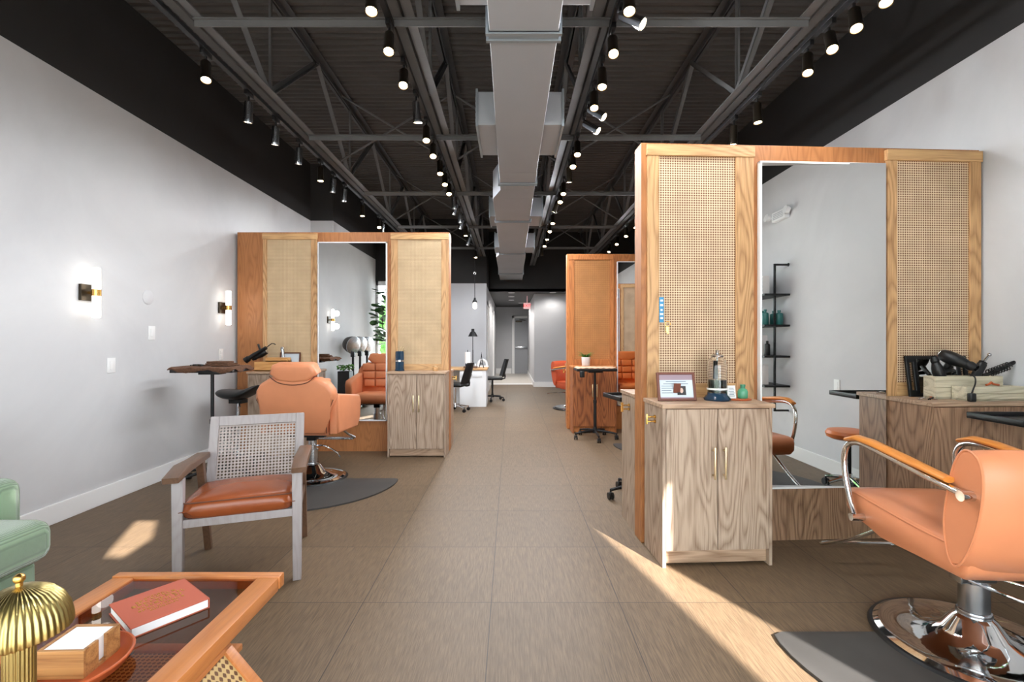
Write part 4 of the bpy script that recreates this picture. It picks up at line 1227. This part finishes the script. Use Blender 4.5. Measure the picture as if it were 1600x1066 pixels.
photo_frame('mahogany framed licence certificate on the near oak cabinet', nc(.145, -.20), RZ, .225, .165)
t = thing('disinfectant_jar', 'tall glass disinfecting jar with green liquid on the near cabinet', 'jar', nc(.395, -.17))
MB().lathe([(0, 0), (.072, 0), (.075, .01), (.066, .022), (.056, .032), (.054, .045), (0, .045)], n=40).done('jar_foot', 'darkblue', t)
MB().lathe([(0, .046), (.050, .046), (.050, .12), (0, .12)], n=36).done('liquid', 'blueliq', t)
MB().lathe([(.054, .045), (.055, .05), (.055, .20), (.048, .235), (.03, .252), (.026, .252), (.044, .232), (.052, .20), (.052, .05)], n=40).done('glass_cylinder', 'glass', t)
MB().lathe([(.054, .062), (.0565, .062), (.0565, .072), (.054, .072)], n=36).done('label_band', 'white', t)
MB().lathe([(0, .252), (.034, .252), (.036, .262), (.02, .27), (.008, .274), (.012, .29), (0, .296)], n=28).cyl((0, 0, .05), (0, 0, .25), .004, n=8).done('lid', 'chrome_b', t)
MB().cyl((-.012, .0, .125), (-.010, 0, .23), .012, n=10).done('combs', 'white', t)
t = thing('wood_slice', 'thin wood slice coaster under the card and green bottle', 'coaster', nc(.53, -.16))
MB().lathe([(0, 0), (.07, 0), (.072, .004), (.07, .009), (0, .009)], n=32, X=Matrix.Diagonal((1, .8, 1, 1))).done('slice', 'traywood', t)
o = MB().box(-.024, -.0015, 0, .024, .0015, .075, X=Matrix.Rotation(math.radians(-10), 4, 'X')).done('card', 'paper')
t = tag(o, 'small white printed card standing beside the green bottle', 'card', None, nc(.487, -.165, ZC + .009), RZ)
b = MB(Matrix.Rotation(math.radians(-10), 4, 'X'))
for k in range(6): b.box(-.017 + .002 * (k % 3), -.0022, .012 + .009 * k, .017 - .003 * (k % 2), -.0016, .015 + .009 * k)
b.done('print_lines', 'ink', o, smooth=False)
t = thing('perfume_bottle', 'small green glass bottle on the near cabinet', 'bottle', nc(.557, -.155, ZC + .009))
MB().lathe([(0, 0), (.026, 0), (.028, .004), (.028, .04), (.022, .052), (.013, .058), (.012, .062), (0, .062)], n=28).done('bottle_body', plain('green_bottle', (96, 178, 140), .15, trans=.3), t)
MB().lathe([(0, .061), (.014, .061), (.015, .08), (0, .081)], n=20).done('cap', plain('green_cap', (60, 130, 100), .4), t)

# blue tag hanging on the divider's cane panel
t = thing('hanging_tag', 'blue and white tag hanging on the near cane panel', 'tag', at(NEAR, .118, -.0225, 1.36))
MB().box(-.014, -.004, 0, .014, 0, .155, .002).done('card_body', 'blue', t)
b = MB()
for zz, w_ in ((.02, .008), (.045, .010), (.07, .006), (.10, .009), (.128, .008)): b.box(-w_, -.0046, zz, w_, -.0040, zz + .012)
b.done('white_marks', 'white', t, smooth=False)
t = thing('key_ring', 'small brass keys hanging below the blue tag', 'keys', at(NEAR, .155, -.03, 1.32))
MB().tube([(.016 * math.cos(a), 0, .03 + .016 * math.sin(a)) for a in [2 * PI * k / 16 for k in range(16)]], .0015, n=6, closed=True).done('ring', 'brass', t)
MB().box(-.004, -.001, -.03, .004, .001, .014).box(-.012, -.003, -.02, -.004, -.001, .014).done('key', 'brass', t)

# ------------------------------------------------------------------ things on the right cabinet
t = thing('hand_mirror', 'black framed rectangular hand mirror with handle slots leaning on cane', 'mirror', nc(1.86, -.075), RZ)
X = Matrix.Rotation(math.radians(-8), 4, 'X'); w_, h_ = .215, .255
def rrect(x0, z0, x1, z1, r, n=5):
    P = []
    for cx_, cz_, a0 in ((x1 - r, z0 + r, -PI / 2), (x1 - r, z1 - r, 0), (x0 + r, z1 - r, PI / 2), (x0 + r, z0 + r, PI)):
        for k in range(n + 1): a = a0 + PI / 2 * k / n; P.append((cx_ + r * math.cos(a), cz_ + r * math.sin(a)))
    return P
b = MB(X)
b.box(-.20, -.008, 0, .20, .008, .022, .004).box(-.20, -.008, .233, .20, .008, .255, .004)
for s in (-1, 1):
    a, c = sorted((s * .20, s * .178)); b.box(a, -.008, .01, c, .008, .245, .004)
    a, c = sorted((s * .155, s * .128)); b.box(a, -.008, .015, c, .008, .24, .004)
    b.box(min(s * .2, s * .13), -.008, .015, max(s * .2, s * .13), .008, .040, .004).box(min(s * .2, s * .13), -.008, .215, max(s * .2, s * .13), .008, .24, .004)
b.done('frame', 'blackp', t, smooth=False)
MB(X).box(-.13, -.004, .02, .13, 0, .235).done('mirror_glass', 'mirror', t, smooth=False)


def crate(label, loc, rz, w, d, h, mat):
    t = thing('wooden_crate', label, 'crate', loc, rz, None)
    th = .012
    b = MB().box(-w / 2, -d / 2, 0, w / 2, d / 2, th)
    for z0, z1 in ((.0, h / 2 - .001), (h / 2 + .001, h)):
        b.box(-w / 2, -d / 2, z0, w / 2, -d / 2 + th, z1, .002).box(-w / 2, d / 2 - th, z0, w / 2, d / 2, z1, .002)
    b.box(-w / 2, -d / 2 + th, 0, -w / 2 + th, d / 2 - th, h, .002).box(w / 2 - th, -d / 2 + th, 0, w / 2, d / 2 - th, h, .002)
    b.done('crate_body', mat, t, smooth=False)
    return t


cr = crate('weathered pale crate at the back holding black hair tools', nc(1.925, -.155), RZ, .42, .085, .135, 'weather')
cr2 = crate('shorter weathered pale crate in front of the taller one', nc(1.985, -.252), RZ, .37, .09, .082, 'weather')
b = MB()
for dx, dz in ((0, .014), (-.008, 0), (.008, 0)): b.cyl((-.150 + dx, -.0465, .04 + dz), (-.150 + dx, -.0445, .04 + dz), .006, n=10)
b.done('stamped_mark', 'piping', cr2)


def hairdryer(label, loc, rot, s=1.0, cat='hairdryer'):
    t = thing('hairdryer', label, cat, loc)
    t.rotation_euler = rot
    R90 = Matrix.Rotation(PI / 2, 4, 'Y')
    MB(Matrix.Diagonal((s, s, s, 1))).lathe([(0, -.085), (.030, -.085), (.040, -.075), (.045, -.04), (.046, .0), (.040, .04), (.030, .075), (.026, .09), (.0, .09)], n=30, X=R90).done('barrel', 'blackp', t)
    MB(Matrix.Diagonal((s, s, s, 1))).lathe([(.027, .085), (.032, .095), (.030, .11), (.022, .14), (.020, .14), (.02, .10)], n=24, X=R90).done('nozzle', 'blackm', t)
    MB(Matrix.Diagonal((s, s, s, 1))).tube([(-.015, 0, -.03), (-.02, 0, -.08), (-.035, 0, -.14)], [.020, .018, .015], n=12, smooth=3, flat=.8).done('handle', 'blackp', t)
    MB(Matrix.Diagonal((s, s, s, 1))).lathe([(.026, -.092), (.034, -.088), (.034, -.083), (.026, -.083)], n=24, X=R90).done('rear_grille', 'chrome_b', t)
    return t


hairdryer('black hairdryer lying across the back crate with its nozzle forward', nc(1.86, -.165, ZC + .235), (0.0, .42, RZ - 1.3), .86)
hairdryer('second black hairdryer standing behind at the left of the back crate', nc(1.775, -.15, ZC + .160), (0, -1.9, RZ), .70)
t = thing('hair_clipper', 'black hair clipper standing tilted in the back crate', 'hair clipper', nc(1.965, -.155, ZC + .06)); t.rotation_euler = (0, .52, RZ)
MB().tube([(0, 0, 0), (0, 0, .06), (0, 0, .13), (0, 0, .175)], [.018, .024, .024, .02], n=14, smooth=3).done('body', 'blackp', t)
MB().box(-.018, -.012, .17, .018, .012, .185, .003).done('blade', 'blackm', t)
MB().cyl((0, 0, .18), (.012, 0, .235), .007, n=10).ball((.013, 0, .24), .011).done('guard_lever', 'chrome_b', t)
t = thing('hairbrush', 'black spiral round brush sticking out of the back crate to the right', 'brush', nc(2.055, -.15, ZC + .135)); t.rotation_euler = (0, 1.12, RZ - .35)
MB().tube([(0, 0, 0), (.004, 0, .05), (0, 0, .11), (-.008, 0, .19), (.012, 0, .235)], [.010, .011, .012, .010, .007], n=12, smooth=3).done('handle', 'blackp', t)
pts = []
for k in range(90): a = k * .55; pts.append((.022 * math.cos(a), .022 * math.sin(a), .03 + .0013 * k))
MB().tube(pts, .0032, n=6).done('bristles', 'blackp', t)
t = thing('hairdryer_plug', 'black plug on a cord hanging over the front of the crates', 'plug', nc(1.80, -.325, ZC))
MB().box(-.018, -.014, 0, .018, .014, .05, .008, 3).box(-.012, -.02, .01, -.008, -.014, .02).done('plug_body', 'blackp', t)
MB().tube([(0, 0, .05), (.01, .0, .075), (.05, .03, .105), (.085, .07, .135), (.10, .12, .15)], .004, n=8, smooth=4).done('cord', 'blackp', t)
t = thing('cardboard_tag', 'white price tag hanging at the right end of the back crate', 'tag', nc(2.165, -.16, ZC + .065))
MB().box(-.022, -.001, .01, .022, .001, .05, X=Matrix.Rotation(-.5, 4, 'Y')).done('tag_body', 'paper', t, smooth=False)
t = thing('hair_claw', 'small brown claw clip lying on the front crate', 'hair clip', nc(2.0, -.25, ZC + .0125 + .0695))
MB().tube([(-.03, 0, .006), (-.01, 0, .012), (0, 0, .022), (.012, .0, .012), (.045, 0, .006)], .006, n=8, smooth=3).done('claw', 'traywood', t)
for k, (u, v, m_, l) in enumerate(((1.615, -.21, 'chrome', 'silver sectioning clip nearest the tall mirror'), (1.655, -.225, 'blackm', 'dark hair clip between two silver clips'), (1.70, -.21, 'chrome', 'silver hair clip nearest the crates'), (1.715, -.16, 'traywood', 'bronze coloured hair clip behind the silver ones'))):
    b = MB().tube([(-.025, 0, .004), (.0, .0, .009), (.028, .006, .005)], .004, n=8, smooth=3).tube([(-.022, -.008, .004), (.0, -.004, .012), (.02, .0, .014)], .0035, n=8, smooth=3)
    tag(b.done('hair_clip', m_), l, 'hair clip', 'hair clips on the right cabinet', nc(u, v), RZ + .3 * k)

# ------------------------------------------------------------------ things on the left cabinets
ZL = .915
t = crate('honey coloured wooden caddy on the left oak cabinet', at(LEFT, .47, -.165, ZL + .0005), 0, .30, .15, .10, 'yellowwood')
t2 = crate('upper honey coloured wooden box stacked on the caddy', at(LEFT, .53, -.14, ZL + .1012), 0, .24, .09, .045, 'yellowwood')
photo_frame('dark framed certificate leaning behind the honey wooden caddy', at(LEFT, .62, -.060, ZL + .0005), 0, .23, .20, mat='piping', content=False, tilt=-5)
hairdryer('silver and black hot air brush leaning off the wooden caddy', at(LEFT, .36, -.17, ZL + .185), (0, 2.6, 0), .8)
b = MB().tube([(-.09, 0, -.06), (0, 0, 0), (.10, 0, .055)], [.022, .018, .02], n=14, smooth=3).cyl((-.09, 0, -.06), (-.125, 0, -.085), .03, .034, n=18)
b.tube([(.10, 0, .055), (.16, 0, .10), (.20, 0, .09)], .005, n=6, smooth=4)
o = tag(b.done('styling_iron', 'blackm'), 'dark metal styling wand resting on the wooden caddy', 'styling tool', None, at(LEFT, .34, -.22, ZL + .20), 0)
b = MB().tube([(0, 0, 0), (-.005, 0, .06), (-.015, 0, .11)], [.016, .018, .012], n=12, smooth=3)
tag(b.done('curling_iron', 'chrome_b'), 'grey handle of a curling iron upright in the upper box', 'styling tool', None, at(LEFT, .585, -.14, ZL + .15), 0)
t = thing('disinfectant_jar', 'dark blue disinfecting jar with tools on the left divider cabinet', 'jar', at(LEFT, 1.865, -.14, ZL + .0005))
MB().lathe([(0, 0), (.05, 0), (.052, .01), (.047, .02), (.047, .20), (.04, .215), (0, .215)], n=32).done('jar_body', 'darkblue', t)
MB().lathe([(.0475, .10), (.0485, .10), (.0485, .12), (.0475, .12)], n=32).done('label_band', 'chrome_b', t)
b = MB()
for k, (a, c) in enumerate(((.0, .02), (.02, .04), (-.02, -.02), (.01, .06))): b.tube([(a, 0, .21), (c, 0, .27 - .012 * k)], .005, n=6)
b.done('combs', 'brass_s', t)
t = bottle('bottle', 'small wooden topped bottle at the right end of the left cabinet', 'bottle', at(LEFT, 2.26, -.15, ZL + .0005), .03, .055, 'stile_x', 'brass_s')

# potted plant on the far cabinet
t = thing('potted_plant', 'small green plant in a white pot on the warm-lit oak cabinet', 'potted plant', at(FAR, .24, -.17, ZC + .0005))
MB().lathe([(0, 0), (.052, 0), (.055, .004), (.062, .12), (.055, .12), (.05, .10), (0, .10)], n=32).done('pot', 'white', t)
rn = random.Random(8); b = MB()
for k in range(46):
    a = rn.uniform(0, 2 * PI); l_ = rn.uniform(.06, .14); up = rn.uniform(.3, 1.2)
    p1 = Vector((l_ * .5 * math.cos(a), l_ * .5 * math.sin(a), .11 + l_ * .5 * up)); p2 = Vector((l_ * math.cos(a), l_ * math.sin(a), .11 + l_ * .62 * up))
    b.tube([(0, 0, .10), p1, p2], [.004, .009, .002], n=5, flat=.25)
b.done('foliage', 'leaf', t)
o = MB().box(-.03, -.012, 0, .03, .012, .08, .008, 3).done('tool_holder', 'blackp')
tag(o, 'black holster hanging from the edge of the rear cart tray', 'holster', None, (.885, 5.905, .79), 0)

# ------------------------------------------------------------------ rear of the room
# nail desk
t = thing('manicure_desk', 'white manicure desk with wooden top at the rear left', 'desk', (-1.10, 9.25, 0))
MB().box(-.62, -.30, 0, -.58, .30, .69, .003).box(.58, -.30, 0, .64, .30, .69, .003).box(-.58, .18, 0, .58, .22, .69, .003).box(.14, -.30, 0, .58, .18, .69, .003).done('desk_body', 'desk', t, smooth=False)
MB().box(-.64, -.32, .69, .66, .32, .725, .004).done('worktop', 'stile_x', t)
MB().box(.16, -.31, .56, .56, -.30, .66, .002).done('drawer_front', 'desk', t)
MB().cyl((.36, -.315, .61), (.36, -.335, .61), .014, n=14).done('drawer_knob', 'chrome_b', t)


def shell_chair(label, loc, rz, base='chrome'):
    t = thing('office_chair', label, 'chair', loc, rz, 'black swivel chairs at the manicure desk')
    star_base(t, 5, .25, .085, base, ph=.4)
    MB().cyl((0, 0, .12), (0, 0, .44), .02, n=14).done('pole', 'blackm' if base != 'chrome' else 'chrome', t)
    MB().box(-.21, -.20, .44, .21, .21, .50, .03, 3).done('seat', 'blackp', t, ang=1.2)
    n = 9; rings = []
    for k in range(n + 1):
        v = k / n; w = .21 * (1 - .35 * v ** 2) ; y = -.20 - .03 - .10 * v; z = .50 + .36 * v
        rings.append([Vector((w * math.cos(a), y + .018 * math.sin(a) - .06 * (math.cos(a) ** 2) * -1, z)) for a in [2 * PI * i / 16 for i in range(16)]])
    MB().ring_surface(rings).tube([(0, -.12, .46), (0, -.26, .46), (0, -.25, .60)], .014, n=8, smooth=3).done('backrest', 'blackp', t, ang=1.2)
    return t


shell_chair('black swivel chair with chrome wheeled base left of the manicure desk', (-.98, 8.42, 0), PI / 2 - .25)
shell_chair('all black swivel chair in the passage beside the manicure desk', (-.38, 9.88, 0), PI / 2 + .15, 'blackm')

ZD_ = .7255
t = thing('desk_lamp', 'black articulated lamp on the manicure desk', 'lamp', (-.74, 9.32, ZD_))
MB().lathe([(0, 0), (.07, 0), (.07, .012), (.02, .02), (0, .02)], n=28).done('base', 'blackm', t)
MB().cyl((0, 0, .02), (.0, 0, .34), .009, n=8).cyl((0, 0, .34), (.0, 0, .62), .007, n=8).done('arm', 'blackm', t)
MB().lathe([(.095, .60), (.092, .605), (.055, .68), (.03, .70), (.028, .75), (0, .752)], n=28).done('shade', 'blackm', t)
t = thing('paper_towel_roll', 'white paper towel roll standing on the manicure desk', 'paper towel', (-.83, 9.2, ZD_))
MB().cyl((0, 0, .01), (0, 0, .30), .055, n=24).done('roll', 'paper', t)
MB().cyl((0, 0, 0), (0, 0, .01), .07, n=24).cyl((0, 0, .01), (0, 0, .34), .006, n=8).done('holder', 'blackm', t)
t = thing('tower_figurine', 'small dark lattice tower figurine on the manicure desk', 'figurine', (-.56, 9.12, ZD_))
b = MB()
for sx in (-1, 1):
    for sy in (-1, 1):
        b.tube([(sx * .045, sy * .045, 0), (sx * .022, sy * .022, .08), (sx * .009, sy * .009, .18), (0, 0, .27)], .0055, n=6)
b.box(-.027, -.027, .07, .027, .027, .08).box(-.014, -.014, .14, .014, .014, .148).cyl((0, 0, .26), (0, 0, .30), .003, n=6)
b.done('tower', 'blackm', t)
o = MB().box(-.13, -.06, 0, .13, .06, .035, .004).done('supply_tray', 'brownwood'); tag(o, 'dark wooden supply tray at the front of the manicure desk', 'tray', None, (-.76, 9.04, ZD_))
for k, dx in enumerate((-.09, -.03, .03, .09)):
    bottle('polish_bottle', '%s small polish bottle from the left in the wooden tray' % ordn[k], 'bottle', (-.76 + dx, 9.04, ZD_ + .0355), .013, .06, 'white' if k % 2 else 'darkblue', 'blackp', 'polish bottles in the supply tray')
o = MB().tube([(-.09, 0, .02), (-.07, 0, .10), (0, 0, .14), (.07, 0, .10), (.09, 0, .02)], .022, n=12, smooth=4).box(-.12, -.05, 0, .12, .05, .02, .005).done('nail_dryer', 'white')
tag(o, 'white arched nail lamp at the right end of the manicure desk', 'nail lamp', None, (-.56, 9.44, ZD_))

t = thing('pendant_light', 'small bare bulb pendant hanging over the manicure desk', 'pendant light', (-.70, 9.3, 0))
MB().cyl((0, 0, 2.06), (0, 0, 3.10), .006, n=8).done('cord', 'blackm', t)
MB().tube([(.02 * math.cos(a), 0, 2.56 + .025 * math.sin(a)) for a in [2 * PI * k / 16 for k in range(16)]], .005, n=6, closed=True).done('cord_loop', 'chrome_b', t)
MB().lathe([(.05, 1.99), (.045, 2.01), (.02, 2.05), (.018, 2.08), (0, 2.085)], n=24).done('cap', 'blackm', t)
MB().lathe([(0, 1.86), (.03, 1.87), (.045, 1.92), (.035, 1.97), (.018, 2.0), (0, 2.0)], n=24).done('bulb', 'bulbglow', t)

# hall door, doors at left of hall, sign, downlights
d = struct('door_1', MB().box(.05, YE - .03, 0, .14, YE + .0, 2.17, .004).box(.05, YE - .03, 2.08, .63, YE, 2.17, .004), 'trimw')
MB().box(.14, YE - .012, .01, .63, YE, 2.08).done('door_leaf', 'doorgrey', d, smooth=False)
MB().box(.17, YE - .06, .95, .62, YE - .03, 1.02, .004).box(.18, YE - .03, .96, .22, YE - .012, 1.01).done('push_bar', 'chrome_b', d)
MB().box(.18, YE - .07, 1.93, .42, YE - .012, 1.99, .004).tube([(.40, YE - .05, 1.97), (.56, YE - .25, 2.0), (.32, YE - .30, 2.03)], .01, n=6).done('door_closer', 'bronze', d)
for i, (a, c) in enumerate(((11.1, 11.95), (14.6, 15.4))):
    d = struct('door_%d' % (i + 2), MB().box(-.55, a, 0, -.535, a + .09, 2.16).box(-.55, c - .09, 0, -.535, c, 2.16).box(-.55, a, 2.07, -.535, c, 2.16), 'trimw')
    MB().box(-.552, a + .09, 0, -.545, c - .09, 2.07).done('door_leaf', 'white', d, smooth=False)
t = thing('exit_sign', 'red lettered exit sign hanging in the rear hall', 'exit sign', (.46, 13.4, 2.22))
MB().box(-.10, -.02, -.085, .10, .02, .085, .004).cyl((0, 0, .085), (0, 0, .28), .008, n=8).done('housing', 'exit_glow', t)
text_mesh('EXIT', .105, 'exit_red', t, Matrix.Translation((0, -.0215, 0)) @ Matrix.Rotation(PI / 2, 4, 'X'), 'letters', .001)
for k, (x, yy, l) in enumerate(((.02, 12.5, 'nearest recessed downlight in the hall ceiling'), (.02, 13.6, 'second recessed downlight in the hall ceiling'),
                                (.02, 14.8, 'third recessed downlight in the hall ceiling'), (.34, 15.9, 'farthest recessed downlight in the hall ceiling, beside the exit sign'),
                                (1.1, 12.45, 'recessed downlight right of the hall, in front of the grey wall'))):
    t = thing('recessed_downlight', l, 'downlight', (x, yy, 2.5), 0, 'recessed hall downlights')
    MB().lathe([(.06, 0), (.085, 0), (.088, -.004), (.085, -.008), (.06, -.006)], n=28).done('trim_ring', 'white', t)
    MB().lathe([(0, -.002), (.06, -.002), (.06, -.005), (0, -.006)], n=24).done('lens', 'downglow', t)
    ld = bpy.data.lights.new('downlight', 'SPOT'); ld.energy = 45 if x > 1 else 130; ld.spot_size = math.radians(160); ld.spot_blend = .6; ld.color = (1, .95, .9); ld.shadow_soft_size = .08
    lo = bpy.data.objects.new('downlight_lamp', ld); COL.objects.link(lo); lo.parent = t; lo.location = (0, 0, -.03)
plate_o = MB().box(-.004, 0, 0, 0, 0, 0) if False else None

# ------------------------------------------------------------------ what the left mirror shows: hood dryers, planter, fig tree
for k, yy in enumerate((2.12, 1.72, 1.28)):
    t = thing('hood_dryer', ['black hood dryer on a stand, nearest the divider in the left mirror', 'middle black hood dryer of three in the left mirror', 'black hood dryer nearest the fig tree in the left mirror'][k],
              'hood dryer', (-2.84, yy, 0), 0, 'black hood dryers')
    X = Matrix.Translation((-.02, .0, 1.17)) @ Matrix.Rotation(math.radians(28), 4, 'Z') @ Matrix.Rotation(math.radians(-78), 4, 'Y')
    MB(X).lathe([(0, .16), (.06, .155), (.12, .11), (.15, .03), (.155, -.04), (.148, -.04), (.14, .03), (.11, .10), (.05, .14), (0, .145)], n=36).done('hood', 'hoodm', t)
    MB(X).lathe([(.148, -.05), (.160, -.046), (.160, -.036), (.148, -.034)], n=36).done('hood_rim', 'chrome_b', t)
    MB().cyl((0, .0, .1), (0, .0, 1.02), .022, n=14).box(-.035, -.03, .95, .035, .04, 1.04, .006).done('stand', 'blackp', t)
    MB().box(-.13, -.14, .02, .13, .14, .06, .02, 3).cyl((0, 0, .06), (0, 0, .12), .05, .03, n=18).done('foot', 'blackp', t)
b = MB().prism([(-.10, -.10), (.10, -.10), (.10, .10), (-.10, .10)], 0, .72, bev=.006)
t = thing('planter', 'tall square black planter with low greenery by the hood dryers', 'planter', (-2.86, 2.46, 0))
b.done('planter_box', 'blackm', t)
b = MB(); rn = random.Random(11)
for k in range(40):
    a = rn.uniform(0, 2 * PI); l_ = rn.uniform(.05, .14); b.ball((0, 0, 0), (.035, .022, .004), X=Matrix.Translation((l_ * math.cos(a), l_ * math.sin(a), .74 + rn.uniform(0, .08))) @ Matrix.Rotation(rn.uniform(-1, 1), 4, 'X') @ Matrix.Rotation(rn.uniform(-1, 1), 4, 'Y'), u=8, v=4)
b.done('foliage', 'leaf', t)
t = thing('fiddle_leaf_fig', 'tall broad-leaved fig tree by the shop window, seen in the left mirror', 'potted tree', (-2.70, .14, 0))
MB().lathe([(0, 0), (.14, 0), (.17, .30), (.155, .30), (.14, .26), (0, .26)], n=28).done('pot', 'white', t)
MB().tube([(0, 0, .25), (.03, .02, .9), (-.02, .0, 1.5), (.03, 0, 2.1)], .014, n=8, smooth=4).tube([(.02, .01, .9), (.12, .08, 1.5), (.14, .06, 2.0)], .010, n=8, smooth=4).tube([(0, 0, 1.0), (-.12, .05, 1.5), (-.13, .02, 1.9)], .009, n=8, smooth=4).done('trunk', 'bark', t)
b = MB(); rn = random.Random(3)
for k in range(95):
    zc = rn.uniform(1.15, 2.35); a = rn.uniform(0, 2 * PI); rr = rn.uniform(.05, .26) * (1.1 - abs(zc - 1.85) * .6)
    c = Vector((rr * math.cos(a), rr * math.sin(a), zc))
    q = Vector((math.cos(a), math.sin(a), rn.uniform(-.3, .8))).normalized()
    Xl = Matrix.Translation(c + q * .07) @ q.to_track_quat('Y', 'Z').to_matrix().to_4x4() @ Matrix.Rotation(rn.uniform(-.8, .8), 4, 'Y')
    P = [(0, -.11), (.03, -.08), (.05, -.02), (.065, .05), (.05, .10), (0, .125), (-.05, .10), (-.065, .05), (-.05, -.02), (-.03, -.08)]
    b.prism(P, -.0015, .0015, 'z', X=Xl)
b.done('foliage', 'dleaf', t)

# conduit near the right track
o = MB().tube([(1.60, 2.60, 3.20), (1.63, 2.62, 3.35), (1.68, 2.63, 3.50), (1.72, 2.64, 3.9)], .012, n=8, smooth=4).done('conduit', 'chrome_b')
tag(o, 'bent grey flexible conduit beside the right roof joist', 'conduit')
